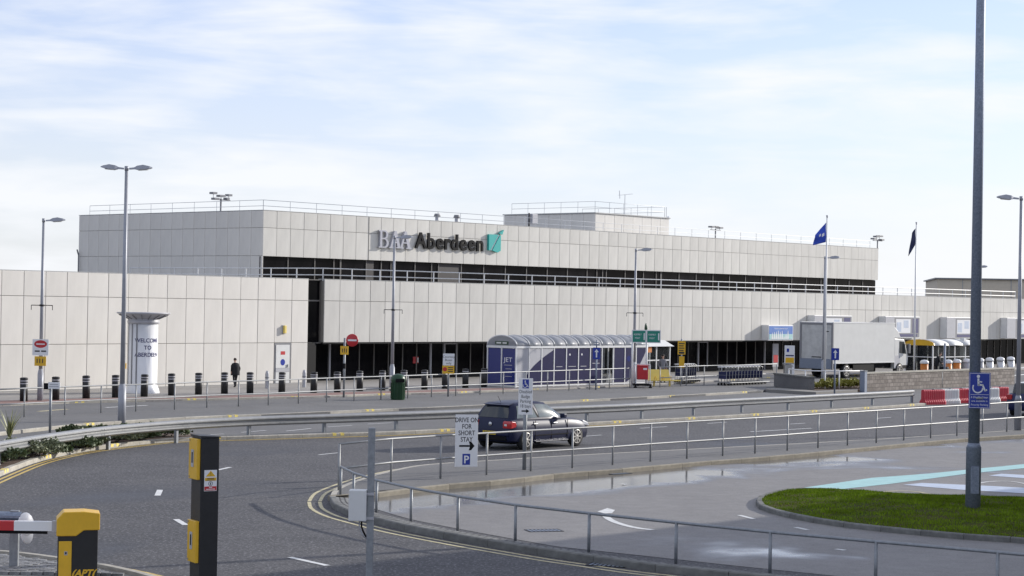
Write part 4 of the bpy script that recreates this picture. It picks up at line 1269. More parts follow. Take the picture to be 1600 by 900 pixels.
ls = thing('lollipop_sign', 'blue-grey post with a red round sign and yellow plate outside the glazing', 'sign', (-7.812, 90.129), radians(-12))
hh = 2.794
mb('galv').tube((0, 0, 0), (0, 0, hh), .05, n=10).build('post', None, ls)
c_ = MB().use('red'); c_.lathe([(0, .02), (.28, .02), (.30, 0), (.28, -.02), (0, -.02)], 24)
o = c_.build('disc', None, ls, (.38, -.06, hh - .10)); o.rotation_euler = (radians(90), 0, 0)
mb('white').box(.18, .60, -.086, -.082, hh - .14, hh - .06).build('bar', None, ls)
mb('yellow_paint').box(-.18, .20, -.08, -.05, hh - .78, hh - .38).build('yellow_plate', None, ls)
mb('text_dark').box(-.1, -.06, -.084, -.081, hh - .68, hh - .5).box(0, .04, -.084, -.081, hh - .68, hh - .48).box(.1, .14, -.084, -.081, hh - .68, hh - .5).build('print', None, ls)
mb('black').box(-.06, .06, -.07, .07, 1.35, 1.6).build('lock_box', None, ls)

bn = thing('litter_bin', 'dark green litter bin on the far pavement by the railing', 'bin', (-5.086, 87.000), radians(20))
q = MB().use('green_dark'); q.lathe([(.30, .1), (.32, .14), (.31, .9), (.33, .95), (.33, 1.05), (.29, 1.18), (.15, 1.26), (0, 1.28)], 20); q.build('body', None, bn)
mb('black').box(-.2, .2, -.345, -.22, .90, 1.06).build('opening', None, bn)
slm = mb('green_dark').box(-.012, .012, -.335, -.30, .16, .86).mesh('slat')
for k in range(16): link('slat', slm, bn, (0, 0, 0), 2 * pi * k / 16)

cs = thing('coach_sign', 'white sign above a yellow plate on a post among the right bollards', 'sign', (-2.930, 90.666))
mb('galv').tube((0, .03, 0), (0, .03, 2.0), .045, n=10).build('post', None, cs)
mb('white').box(-.27, .27, -.03, 0, 1.571, 2.131).build('plate', None, cs)
zc = 1.571
for k, t in enumerate(('Courtesy', 'Buses', 'only')): text(t, .15, 'text_dark', cs, (0, -.032, zc + .36 - k * .15), depth=.001)
mb('yellow_paint').box(-.29, .27, -.05, -.01, 1.179, zc - .01).build('yellow_plate', None, cs)
c_ = MB().use('red'); c_.lathe([(0, 0), (.10, 0)], 16); o = c_.build('red_disc', None, cs, (-.17, -.053, zc - .18)); o.rotation_euler = (radians(90), 0, 0)
for k in range(3): mb('text_dark').box(-.03, .22, -.053, -.0505, zc - .12 - k * .09, zc - .08 - k * .09).build('print', None, cs)

def arrow_sign(p, hh, label, lantern=False, w=.19):
    r_ = thing('arrow_sign', label, 'sign', p)
    mb('galv_dark').tube((0, .04, 0), (0, .04, hh), .045, n=10).build('post', None, r_)
    mb('blue_sign').box(-w, w, -.03, 0, hh - .62, hh).build('plate', None, r_, bevel=.01)
    mb('white').slab_xz([(-.035, -.52), (.035, -.52), (.035, -.24), (.11, -.24), (0, -.08), (-.11, -.24), (-.035, -.24)], -.036, -.031).build('arrow', None, r_, (0, 0, hh))
    if lantern:
        q = mb('galv_dark').box(-.16, .16, -.12, .14, hh + .10, hh + .18).tube((0, .04, hh), (0, .04, hh + .4), .03, n=8).tube((-.2, .04, hh + .3), (.2, .04, hh + .22), .03, n=6); q.build('lantern', None, r_)
arrow_sign((4.495, 100.690), 2.316, 'blue up-arrow sign on a post in front of the purple shelter', True)
arrow_sign((16.735, 98.987), 2.541, 'blue up-arrow sign on a dark post in front of the lorry', False, .2)

# parking direction signs near the car
ds = thing('short_stay_sign', 'white sign with black arrow and blue P hung on the near railing', 'sign', ((-1.142, 49.194)[0] + .05, (-1.142, 49.194)[1] - .33, 0), radians(14))
z0, z1 = 0.393, 1.718
mb('white').box(-.295, .295, -.02, 0, z0, z1).build('plate', None, ds, bevel=.006)
mb('midgrey').box(-.3, .3, 0.001, .02, z0 + .1, z0 + .14).box(-.3, .3, .001, .02, z1 - .3, z1 - .26).build('back_rail', None, ds)
for k, t in enumerate(('DRIVE ON', 'FOR', 'SHORT', 'STAY')):
    text(t, .168, 'text_dark', ds, (0, -.021, z1 - .19 - k * .165), depth=.002, sx=.80, bold=.002)
za = z0 + .53
mb('black').slab_xz([(-.19, za - .022), (.09, za - .022), (.06, za - .11), (.12, za - .11), (.21, za), (.12, za + .11), (.06, za + .11), (.09, za + .022), (-.19, za + .022)], -.024, -.0205).build('arrow', None, ds)
mb('blue_sign').box(-.10, .10, -.024, -.0205, z0 + .05, z0 + .33).build('blue_square', None, ds)
text('P', .27, 'white', ds, (0, -.0245, z0 + .095), depth=.002, bold=.006)
db = thing('badge_parking_sign', 'white disabled badge parking sign on a galvanised post before the blue car', 'sign', (0.415, 51.430))
z0, z1 = 1.593, 2.571
mb('galv').tube((0, .04, 0), (0, .04, z1 - .05), .055, n=10).build('post', None, db)
mb('white').box(-.19, .19, -.03, -.012, z0, z1).build('plate', None, db, bevel=.006)
mb('blue_sign').box(-.085, .085, -.034, -.0305, z1 - .27, z1 - .03).build('blue_square', None, db)
wheelchair(db, .2, 0, z1 - .255, -.0345)
for k, t in enumerate(('Disabled', 'Badge', 'Parking', '18 bays')):
    text(t, .125, 'text_dark', db, (0, -.031, z1 - .40 - k * .128), depth=.0015, sx=.78)
za = z0 + .10
mb('black').slab_xz([(-.10, za - .018), (.02, za - .018), (.02, za - .055), (.11, za), (.02, za + .055), (.02, za + .018), (-.10, za + .018)], -.034, -.0305).build('arrow', None, db)

# foreground post with control box
cp = thing('control_post', 'square galvanised post with a pale control box in the foreground', 'post', (-2.099, 29.300, 0.137))
cp.location.z = 0
ht = (-2.140, 29.300, 2.640)[2]
mb('galv').box(-.052, .052, -.05, .05, 0, ht).build('post', None, cp, bevel=.008)
zb0, zb1 = (-2.310, 29.300, 1.226)[2], (-2.318, 29.300, 1.695)[2]
mb('offwhite').box(-.325, -.056, -.14, .1, zb0, zb1).build('control_box', None, cp, bevel=.012)
mb('ltgrey').box(-.12, .056, -.075, -.052, zb0 + .02, zb0 + .06).box(-.12, .056, -.075, -.052, zb1 - .08, zb1 - .04).build('bracket', None, cp)
mb('black').pipe([(-.13, -.03, zb0), (-.13, -.03, zb0 - .09), (-.10, -.03, zb0 - .17), (-.055, -.03, zb0 - .25)], .014, 8).build('cable', None, cp)
mb('ltgrey').pipe([(-.16, -.03, zb0), (-.165, -.03, zb0 - .1), (-.12, -.03, zb0 - .2), (-.058, -.03, zb0 - .27)], .012, 8).build('cable', None, cp)

# ticket column
tk = thing('ticket_column', 'tall black two-level ticket column with two yellow reader panels', 'ticket machine', (-4.621, 29.000, 0.012), radians(30))
tk.location.z = 0
ht = (-4.668, 29.000, 2.484)[2]
mb('black_metal').box(-.13, .16, -.26, .14, 0, ht).build('body', None, tk, bevel=.012)
mb('black_metal').slab_xz([(-.145, ht), (.175, ht), (.175, ht + .015), (-.145, ht + .03)], -.275, .155).build('lid', None, tk)
for k, (zt_, zbm) in enumerate((((-4.813, 29.000, 2.462)[2], (-4.801, 29.000, 1.853)[2]), ((-4.789, 29.000, 1.235)[2], (-4.777, 29.000, 0.608)[2]))):
    pn = mb('yellow_paint').box(-.185, -.131, -.235, .115, zbm, zt_).build('reader_panel', None, tk, bevel=.008)
    zc_ = (zbm + zt_) / 2
    mb('ltgrey').box(-.192, -.186, -.10, .0, zc_ - .12, zc_ + .14).build('slot_plate', None, pn)
    mb('black').box(-.195, -.1925, -.07, -.03, zc_ - .06, zc_ + .1).build('slot', None, pn)
    for z in (zbm + .03, zt_ - .03): mb('midgrey').box(-.19, -.186, .06, .085, z - .012, z + .012).build('screw', None, pn)
zs = (-4.547, 29.000, 1.684)[2]
nt_ = mb('white').box(-.075, .125, -.264, -.2605, zs, zs + .315).build('warning_notice', None, tk)
mb('yellow_paint').slab_xz([(-.05, zs + .22), (.10, zs + .22), (.025, zs + .305)], -.268, -.2645).box(-.065, .115, -.268, -.2645, zs + .155, zs + .20).build('caution_mark', None, nt_)
mb('red').box(-.07, .12, -.268, -.2645, zs + .01, zs + .07).build('red_strip', None, nt_)
text('!', .07, 'text_dark', nt_, (.025, -.2685, zs + .232), depth=.001)
ring_ = MB().use('midgrey'); ring_.lathe([(.026, 0), (.036, 0)], 18); o = ring_.build('ring_mark', None, nt_, (.025, -.266, zs + .112)); o.rotation_euler = (radians(90), 0, 0)
mb('text_dark').box(-.03, .08, -.2705, -.2685, zs + .182, zs + .192).box(-.04, .09, -.2705, -.2685, zs + .163, zs + .170).build('caution_print', None, nt_)
mb('white').box(.0, .05, -.2705, -.2685, zs + .048, zs + .058).box(-.045, .095, -.2705, -.2685, zs + .024, zs + .034).build('strip_print', None, nt_)
mb('text_dark').box(.019, .031, -.2685, -.2645, zs + .094, zs + .130).build('figure_mark', None, nt_)

# barrier cabinet and arm
bc = thing('barrier_cabinet', 'black barrier cabinet with yellow cap at the lower left', 'barrier', (-6.882, 30.700, 0.005), radians(14))
bc.location.z = 0
ht = (-6.898, 30.700, 0.822)[2]; cap = (-6.904, 30.700, 1.149)[2]
mb('black_metal').box(-.30, .32, -.22, .22, .0, ht + .04).build('body', None, bc, bevel=.012)
q = mb('yellow_paint')
q.slab_xz([(-.325, ht - .06), (-.02, ht - .06), (.10, ht + .03), (.345, ht + .03), (.345, cap - .03), (.10, cap), (-.22, cap - .005), (-.325, cap - .12)], -.245, .245)
q.build('cap', None, bc, bevel=.015)
pl = mb('yellow_paint').box(-.285, -.085, -.236, -.221, .12, ht - .14).build('front_plate', None, bc, bevel=.006)
mb('ltgrey').box(-.20, -.15, -.241, -.2365, ht - .36, ht - .30).build('lock', None, pl); mb('text_dark').box(-.188, -.162, -.243, -.2412, ht - .345, ht - .31).build('keyhole', None, pl)
lo_ = text('(APT(', .15, 'yellow_paint', bc, (.10, -.223, ht - .70), depth=.002, bold=.006, name='logo')
for v_ in lo_.data.vertices: v_.co.x += v_.co.z * .28
pa = Vector((-7.234, 30.600, 0.899)) - bc.location
pa.rotate(Matrix.Rotation(radians(-14), 3, 'Z'))
arm = mb('ltgrey').box(-.02, .07, -.055, .055, -.085, .085).build('barrier_arm', None, bc, (pa.x, pa.y, pa.z), radians(-12))
mb('white').box(-.62, -.02, -.045, .045, -.075, .075).build('white_section', None, arm)
mb('red').box(-1.55, -.62, -.044, .044, -.074, .074).build('red_section', None, arm)
mb('white').box(-2.5, -1.55, -.045, .045, -.075, .075).build('white_section', None, arm)
mb('black').box(-2.5, -.10, -.025, .025, -.125, -.076).build('rubber_edge', None, arm)
# ================================================================== multi-storey car park right of the view; its roof edge shades the foreground
cpk = thing('car_park_block', 'concrete multi-storey car park standing just right of the view', 'building', (27.4, 54.5, 0), radians(46))
mb('ltgrey').box(-21.5, 30, -22, 0, 0, 8.2).build('wall', None, cpk)
for k in range(3): mb('kerb_light').box(-21.7, 30.2, -22.2, .2, 2.3 + k * 2.9, 3.2 + k * 2.9).build('parapet', None, cpk)

# ================================================================== blue hatchback
cr = (0.490, 59.938); cf = (2.135, 61.935)
head = atan2(cf[1] - cr[1], cf[0] - cr[0])
ofs = Vector((-sin(head), cos(head))) * 0.80
car = thing('hatchback_car', 'dark blue hatchback driving right along the main road', 'car', (cr[0] + ofs.x, cr[1] + ofs.y, 0), head)
# local: x forward from the rear axle, y left, z up
ST = [(-.75, .40, .60, .62), (-.735, .33, .72, .74), (-.70, .28, .86, .80), (-.64, .25, .955, .835), (-.42, .23, .965, .855), (-.05, .21, .955, .868), (.45, .20, .945, .875), (1.1, .20, .935, .878), (1.7, .20, .93, .876),
      (2.10, .20, .935, .868), (2.35, .20, .92, .86), (2.70, .21, .885, .85), (3.0, .22, .825, .825), (3.22, .23, .745, .775), (3.36, .26, .645, .69), (3.43, .32, .53, .56)]
def ring(x, zb, zt, w):
    crown = .035
    h = [(0.0, zb), (w * .80, zb), (w * .95, zb + .05), (w * .985, zb + .16), (w, zb + .32 * (zt - zb) + .05), (w * .995, zb + .62 * (zt - zb)), (w * .965, zt - .07), (w * .90, zt - .012), (w * .6, zt + crown * .6), (0, zt + crown)]
    return [(x, y, z) for y, z in h] + [(x, -y, z) for y, z in h[-2:0:-1]]
rings = [ring(*s_) for s_ in ST]
n = len(rings[0])
q = mb('carpaint')
vs = [v for r_ in rings for v in r_]
fs = [(i * n + j, i * n + (j + 1) % n, (i + 1) * n + (j + 1) % n, (i + 1) * n + j) for i in range(len(rings) - 1) for j in range(n)]
fs += [tuple(range(n)), tuple(range((len(rings) - 1) * n, len(rings) * n))]
q.add(vs, fs, None, True)
body = q.build('body', None, car)
# wheel arches cut out
for wx in (0, 2.578):
    cut = mb('black').tube((wx, -1.2, .33), (wx, -.60, .33), .375, n=28).tube((wx, .60, .33), (wx, 1.2, .33), .375, n=28).build('cut')
    m_ = body.modifiers.new('arch', 'BOOLEAN'); m_.operation = 'DIFFERENCE'; m_.object = cut; m_.solver = 'EXACT'
    dg = bpy.context.evaluated_depsgraph_get()
    nm = bpy.data.meshes.new_from_object(body.evaluated_get(dg)); body.modifiers.clear(); body.data = nm
    bpy.data.objects.remove(cut)
for p_ in body.data.polygons: p_.use_smooth = True
es = body.modifiers.new('es', 'EDGE_SPLIT'); es.split_angle = radians(38)
mb('black').box(-.45, .45, -.62, .62, .18, .7).box(2.13, 3.03, -.62, .62, .18, .7).build('wheel_well', None, car)
# cabin shell
BL = [(-.62, .70), (-.40, .795), (.30, .815), (1.10, .815), (1.80, .79), (2.12, .66)]
RL = [(-.36, .50, 1.405), (-.20, .565, 1.43), (.35, .595, 1.475), (.85, .59, 1.475), (1.18, .565, 1.44), (1.32, .49, 1.405)]
def side_pt(i, t, sgn, out=0.0):
    k = min(int(i), len(BL) - 2); f_ = i - k
    bx = BL[k][0] * (1 - f_) + BL[k + 1][0] * f_; by = BL[k][1] * (1 - f_) + BL[k + 1][1] * f_
    rx = RL[k][0] * (1 - f_) + RL[k + 1][0] * f_; ry = RL[k][1] * (1 - f_) + RL[k + 1][1] * f_; rz_ = RL[k][2] * (1 - f_) + RL[k + 1][2] * f_
    bul = .03 * sin(pi * t)
    y = by * (1 - t) + ry * t + bul + out
    return (bx * (1 - t) + rx * t, sgn * y, .94 * (1 - t) + rz_ * t + out * .4)
q = mb('carpaint')
NI, NT = len(BL) - 1, 6
for sgn in (1, -1):
    vs = [side_pt(i, t / NT, sgn) for i in range(NI + 1) for t in range(NT + 1)]
    q.add(vs, [(i * (NT + 1) + t, (i + 1) * (NT + 1) + t, (i + 1) * (NT + 1) + t + 1, i * (NT + 1) + t + 1) for i in range(NI) for t in range(NT)], None, True)
vs = []; 
for i in range(NI + 1):
    for u in (-1, -.6, 0, .6, 1):
        vs.append((RL[i][0] - (.02 if i == 0 else 0) * (1 - u * u), RL[i][1] * u, RL[i][2] + .025 * (1 - u * u)))
q.add(vs, [(i * 5 + j, i * 5 + j + 1, (i + 1) * 5 + j + 1, (i + 1) * 5 + j) for i in range(NI) for j in range(4)], None, True)
for i, dx in ((0, -.03), (NI, .06)):
    vs = []
    for t in range(NT + 1):
        a = side_pt(i, t / NT, 1)
        for u in (-1, -.5, 0, .5, 1): vs.append((a[0] + dx * (1 - u * u), a[1] * u, a[2]))
    q.add(vs, [(t * 5 + j, t * 5 + j + 1, (t + 1) * 5 + j + 1, (t + 1) * 5 + j) for t in range(NT) for j in range(4)], None, True)
q.build('cabin', None, car)
def glass_patch(name, fn, m='car_glass_side', parent=car):
    q = mb(m); N1, N2 = 6, 4
    vs = [fn(a / N1, b / N2) for a in range(N1 + 1) for b in range(N2 + 1)]
    q.add(vs, [(a * (N2 + 1) + b, (a + 1) * (N2 + 1) + b, (a + 1) * (N2 + 1) + b + 1, a * (N2 + 1) + b + 1) for a in range(N1) for b in range(N2)], None, True)
    return q.build(name, None, parent)
for sgn in (1, -1):
    glass_patch('side_window', lambda u, v, s=sgn: side_pt(.95 + u * (1.42 - .25 * v), .10 + v * .76, s, .006))
    glass_patch('side_window', lambda u, v, s=sgn: side_pt(2.50 + u * (1.98 - .25 * v), .10 + v * .76, s, .006))
    glass_patch('door_pillar', lambda u, v, s=sgn: side_pt(2.34 - .25 * v + .02 + u * .13 , .10 + v * .76, s, .004), 'black')
def end_pt(i, dx, u, t, out):
    a = side_pt(i, t, 1)
    return (a[0] + dx * (1 - u * u) + out, a[1] * u, a[2] + abs(out) * .5)
glass_patch('rear_window', lambda u, v: end_pt(0, -.03, (u * 2 - 1) * .86, .12 + v * .74, -.008), 'car_glass')
glass_patch('windscreen', lambda u, v: end_pt(NI, .06, (u * 2 - 1) * .90, .06 + v * .86, .008))
mb('carpaint').slab_xz([(-.50, 1.395), (-.22, 1.455), (-.20, 1.435), (-.46, 1.375)], -.50, .50).build('roof_spoiler', None, car)
# lamps, bumper, plate, badge, handles, mirrors, trim
for sgn in (1, -1):
    q = mb('tail_red'); q.slab_xz([(-.745, .68), (-.50, .72), (-.46, .80), (-.52, .89), (-.70, .91), (-.745, .86)], min(sgn * .50, sgn * .845), max(sgn * .50, sgn * .845)); q.build('tail_lamp', None, car, bevel=.02)
    mb('offwhite').box(-.752, -.745, sgn * .62 - .05, sgn * .62 + .05, .76, .82).build('reverse_lens', None, car)
    q = mb('white'); q.slab_xz([(3.0, .68), (3.32, .62), (3.24, .75), (2.95, .84)], min(sgn * .58, sgn * .80), max(sgn * .58, sgn * .80)); q.build('headlamp', None, car, bevel=.02)
    mir = mb('carpaint').box(1.66, 1.82, min(sgn * .86, sgn * 1.04), max(sgn * .86, sgn * 1.04), .95, 1.09).build('mirror', None, car, bevel=.03)
    for hx in (.32, 1.32): mb('steel').box(hx, hx + .20, min(sgn * .862, sgn * .895), max(sgn * .862, sgn * .895), .785, .815).build('door_handle', None, car, bevel=.008)
    mb('black').box(.42, 2.12, min(sgn * .868, sgn * .888), max(sgn * .868, sgn * .888), .43, .455).build('side_strip', None, car)
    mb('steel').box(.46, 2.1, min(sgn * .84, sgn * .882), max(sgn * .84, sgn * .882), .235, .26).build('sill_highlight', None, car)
    for dx in (.42, 1.24, 2.06): mb('black').box(dx, dx + .008, min(sgn * .86, sgn * .8795), max(sgn * .86, sgn * .8795), .30, .90).build('door_gap', None, car)
mb('black').box(-.765, -.70, -.66, .66, .30, .44).build('rear_bumper_insert', None, car, bevel=.02)
mb('carpaint').box(-.785, -.68, -.76, .76, .44, .60).build('rear_bumper', None, car, bevel=.04)
mb('plate_yellow').box(-.795, -.786, -.26, .26, .475, .585).build('number_plate', None, car)
mb('text_dark').box(-.799, -.7955, -.20, -.04, .505, .555).box(-.799, -.7955, .03, .20, .505, .555).build('plate_print', None, car)
c_ = MB().use('steel'); c_.lathe([(0, .012), (.055, .01), (.065, 0)], 18); o = c_.build('badge', None, car, (-.752, 0, .80)); o.rotation_euler = (0, radians(-90), 0)
mb('black').tube((-.25, 0, 1.46), (-.40, 0, 1.66), .006, n=6).build('aerial', None, car)
def wheel(parent, x, y, sgn, r=.318, w=.20):
    sgn = -sgn
    t_ = MB().use('rubber')
    prof = [(r * .66, -w / 2), (r * .93, -w / 2), (r, -w / 2 + .03), (r, w / 2 - .03), (r * .93, w / 2), (r * .66, w / 2)]
    t_.lathe(prof, 28)
    o = t_.build('wheel', None, parent, (x, y, r)); o.rotation_euler = (radians(90), 0, 0)
    rim = MB().use('black'); rim.lathe([(0, sgn * (-w / 2 + .06)), (r * .66, sgn * (-w / 2 + .06)), (r * .67, sgn * -w / 2)], 24)
    rim.use('alloy')
    for k in range(8):
        a = 2 * pi * k / 8
        M = Matrix.Rotation(a, 4, 'Z')
        rim.box(.04, r * .66, -.024, .024, min(sgn * -(w / 2 + .002), sgn * -(w / 2 - .04)), max(sgn * -(w / 2 + .002), sgn * -(w / 2 - .04)), M)
    rim.lathe([(r * .62, sgn * -(w / 2)), (r * .68, sgn * -(w / 2 + .006)), (r * .70, sgn * -(w / 2))], 24)
    rim.lathe([(0, sgn * -(w / 2 + .01)), (.065, sgn * -(w / 2))], 16)
    rim.build('rim', None, o, fixn=False)
for wx in (0, 2.578):
    wheel(car, wx, -.775, 1); wheel(car, wx, .775, -1)
# second car cut by the right edge of the frame
c2 = thing('parked_car', 'dark car cut off by the right edge beyond the railing', 'car', (22.609, 84.073), radians(60))
q = mb('navy')
ST2 = [(-.1, .35, .7, .75), (0, .25, .95, .85), (.3, .22, 1.0, .88), (2.2, .22, .98, .88), (3.4, .25, .82, .84), (3.9, .3, .6, .7)]
rings = [ring(*s_) for s_ in ST2]; vs = [v for r_ in rings for v in r_]
q.add(vs, [(i * n + j, i * n + (j + 1) % n, (i + 1) * n + (j + 1) % n, (i + 1) * n + j) for i in range(len(rings) - 1) for j in range(n)] + [tuple(range(n)), tuple(range((len(rings) - 1) * n, len(rings) * n))], None, True)
q.build('body', None, c2)
mb('car_glass').slab_xz([(.05, .98), (.45, 1.45), (1.9, 1.47), (2.7, .98)], -.66, .66).build('cabin', None, c2, bevel=.08)
mb('tail_red').box(-.11, .04, -.84, -.60, .72, .95).box(-.11, .04, .60, .84, .72, .95).build('tail_lamp', None, c2, bevel=.02)
wheel(c2, .75, -.76, 1); wheel(c2, .75, .76, -1); wheel(c2, 3.1, -.76, 1); wheel(c2, 3.1, .76, -1)

# ================================================================== white lorry
lc = (20.969, 125.000, 3.669)
tr = thing('box_lorry', 'white box lorry parked along the terminal, rear towards the viewer', 'lorry', (lc[0], lc[1], 0), TH)
# local: x forward, y left; near rear corner of the box at the origin (right side y=0)
LB = 7.75; ZT = lc[2]
mb('truck_white').box(.06, LB, .0, 2.5, 1.02, ZT).build('box_body', None, tr, bevel=.02)
mb('offwhite').box(.0, LB + .02, -.02, .06, ZT - .05, ZT + .02).box(.0, LB + .02, 2.44, 2.52, ZT - .05, ZT + .02).box(0, LB, -.02, .03, .98, 1.06).build('edge_trim', None, tr)
mb('truck_grey').box(-.02, .058, .07, 2.43, 1.28, ZT - .12).build('rear_shutter', None, tr)
q = mb('midgrey').box(-.06, .06, -.03, .10, .60, ZT - .02).box(-.06, .06, 2.40, 2.53, .60, ZT - .02).box(-.05, .06, .1, 2.4, ZT - .16, ZT - .02); q.build('rear_frame', None, tr)
slm = mb('truck_grey').box(-.028, -.021, .1, 2.4, 0, .012).mesh('shutter_rib')
for k in range(9): link('shutter_rib', slm, tr, (0, 0, 1.42 + k * .24))
mb('black').box(-.03, -.022, .85, 1.6, 1.36, 1.42).box(-.035, -.022, .3, .55, ZT - .62, ZT - .56).build('shutter_handle', None, tr)
mb('galv_dark').box(-.16, .04, .05, 2.45, .62, 1.27).build('tail_lift', None, tr, bevel=.02)
mb('black').box(.1, LB + .3, .35, 2.15, .62, 1.0).build('chassis', None, tr)
mb('black').box(2.6, 5.2, .06, .12, .45, .95).build('side_guard', None, tr)
for sgn, yy in ((1, .0), (-1, 2.5)):
    for wx in (1.75, LB + .75):
        wheel(tr, wx, yy + sgn * .17, sgn, .47, .28)
mb('tail_red').box(-.10, -.03, .12, .42, .66, .78).box(-.10, -.03, 2.08, 2.38, .66, .78).build('tail_lamp', None, tr)
cab = mb('truck_white').slab_xz([(LB + .12, .55), (LB + 1.85, .55), (LB + 1.95, 1.25), (LB + 1.80, 1.75), (LB + 1.42, 2.55), (LB + .12, 2.62)], .08, 2.42).build('cab', None, tr, bevel=.05)
mb('truck_white').slab_xz([(LB + .10, 2.66), (LB + 1.15, 2.66), (LB + .75, 3.15), (LB + .10, ZT - .10)], .2, 2.3).build('wind_deflector', None, cab, bevel=.05)
mb('car_glass').slab_xz([(LB + .75, 1.62), (LB + 1.70, 1.55), (LB + 1.38, 2.38), (LB + .75, 2.42)], .068, .079).build('side_window', None, cab)
mb('car_glass').add([(LB + 1.835, .2, 1.74), (LB + 1.835, 2.3, 1.74), (LB + 1.47, 2.3, 2.5), (LB + 1.47, .2, 2.5)], [(0, 1, 2, 3)]).build('windscreen', None, cab)
mb('black').box(LB + 1.2, LB + 1.95, .072, .08, .55, .78).build('step', None, cab)
mb('midgrey').box(LB + 1.62, LB + 1.72, -.22, -.05, 1.6, 2.25).box(LB + 1.6, LB + 1.75, -.06, .08, 2.2, 2.25).build('mirror', None, cab)
mb('ltgrey').box(LB + .1, LB + .85, .07, .082, .62, 1.45).build('door_shadow_gap', None, cab)

# ================================================================== long barrel-roofed shelter
sc = (0.283, 102.006)
sh = thing('bus_shelter', 'long barrel-roofed shelter with purple and blue glass panels', 'shelter', (sc[0], sc[1], 0.08), TH)
LS = 11.3; DS = 2.05; ZE = 2.14
# local x along, y back (into the building side)
NB = 11; bw = LS / NB
q = mb('white_metal')
q.box(-.05, LS + .05, -.05, .05, ZE - .06, ZE + .06).box(-.05, LS + .05, DS - .05, DS + .05, ZE - .06, ZE + .06).box(-.05, LS, -.04, .04, .02, .10)
q.box(-.05, .05, .05, DS - .05, ZE - .06, ZE + .06).box(-.04, .04, .05, DS - .05, .02, .10)
q.build('frame', None, sh)
pm = mb('white_metal').box(-.035, .035, -.035, .035, 0, ZE).mesh('post')
for k in range(NB + 1):
    link('post', pm, sh, (k * bw, 0, 0)); link('post', pm, sh, (k * bw, DS, 0))
link('post', pm, sh, (0, DS / 2, 0))
arcp = [(DS / 2 - (DS / 2 + .05) * cos(pi * i / 12), ZE + .06 + .56 * sin(pi * i / 12)) for i in range(13)]
for k in range(NB + 1):
    mb('white_metal').pipe([(k * bw, y, z) for y, z in arcp], .035, 6).build('roof_rib', None, sh)
roofm = MB().use('roof_acrylic')
vs = [(x, y, z - .01) for x in (.02, bw - .02) for y, z in arcp]
roofm.add(vs, [(i, i + 1, 14 + i, 13 + i) for i in range(12)], None, True)
rme = roofm.mesh('roof_panel')
for k in range(NB): 
    o = link('roof_panel', rme, sh, (k * bw, 0, 0)); s_ = o.modifiers.new('t', 'SOLIDIFY'); s_.thickness = .012
q = mb('roof_acrylic'); q.add([(-.01, y, z) for y, z in arcp], [tuple(range(13))]); q.build('end_gable', None, sh)
mb('green_dark').box(-.03, -.015, .55, 1.5, ZE + .12, ZE + .30).build('gable_sign', None, sh)
mb('offwhite').box(-.034, -.0305, .66, .96, ZE + .17, ZE + .25).box(-.034, -.0305, 1.06, 1.40, ZE + .17, ZE + .25).build('gable_print', None, sh)
def sh_panel(x0, m, name='glass_panel'):
    return mb(m).box(x0 + .04, x0 + bw - .04, -.015, .015, .12, ZE - .08).build(name, None, sh)
# end panels: solid blue
for k in range(2):
    mb('blue_panel').box(-.012, .012, .05 + k * DS / 2, DS / 2 - .05 + k * DS / 2, .12, ZE - .08).build('end_panel', None, sh)
text('JET', .34, 'white', sh, (-.016, DS * .27, 1.35), -pi / 2, depth=.001, sx=1.3)
for k in range(4): mb('ltgrey').box(-.016, -.0125, DS * .27 - .28, DS * .27 + .28 - .1 * (k % 2), 1.16 - k * .2, 1.19 - k * .2).build('end_print', None, sh)
ZP0, ZP1 = .12, ZE - .08
def sweep_z(x):       # lower-left edge of the dark printed swoosh
    return ZP0 + (ZP1 - ZP0) * max(0, min(1, (x / bw - .6) / 2.55)) ** .55
for k in range(NB):
    x0 = k * bw
    if k in (7,):
        continue                       # open doorway
    pn = sh_panel(x0, 'ltgrey' if k in (0, 1, 2, 9, 10) else 'purple')
    xs = [x0 + .045 + (bw - .09) * i / 6 for i in range(7)]
    if k in (0, 1, 2):
        lowz = [ZP0 + .005] * 7
        up = [sweep_z(x) for x in xs]
        if max(up) - ZP0 > .03:
            q = mb('purple'); q.slab_xz(list(zip(xs, lowz)) + list(zip(xs[::-1], [max(u, ZP0 + .012) for u in up[::-1]])), -.022, -.0155); q.build('printed_swoosh', None, pn)
    if k in (9, 10):
        fr = [ZP0 + (ZP1 - ZP0) * ((x - 9 * bw) / (2.0 * bw)) ** 1.7 for x in xs]
        q = mb('purple'); q.slab_xz([(x, min(z, ZP1 - .02)) for x, z in zip(xs, fr)] + [(xs[-1], ZP1 - .01), (xs[0], ZP1 - .01)], -.022, -.0155); q.build('printed_swoosh', None, pn)
    if k in (3, 4, 5, 6):
        for j, zz in enumerate((1.05, .85) if k < 6 else (1.2, .9)):
            mb('ltgrey').box(x0 + .2, x0 + bw - .2 - .12 * (j + k % 2), -.0185, -.0155, zz, zz + .035).build('printed_text', None, pn)
        if k > 3:
            c_ = MB().use('white'); c_.lathe([(0, 0), (.06, 0)], 12); o = c_.build('printed_dot', None, pn, (x0 + .3, -.0185, 1.72)); o.rotation_euler = (radians(90), 0, 0)
c_ = MB().use('blue_panel'); c_.lathe([(0, 0), (.17, 0)], 16); o = c_.build('printed_roundel', None, sh, (9 * bw + .35, -.024, 1.45)); o.rotation_euler = (radians(90), 0, 0)
for k in range(NB):
    mb('clear_glass').box(k * bw + .04, (k + 1) * bw - .04, DS - .01, DS + .01, .12, ZE - .08).build('back_glass', None, sh)
mb('midgrey').box(.4, LS - 3.5, DS - .55, DS - .2, .42, .47).build('bench', None, sh)
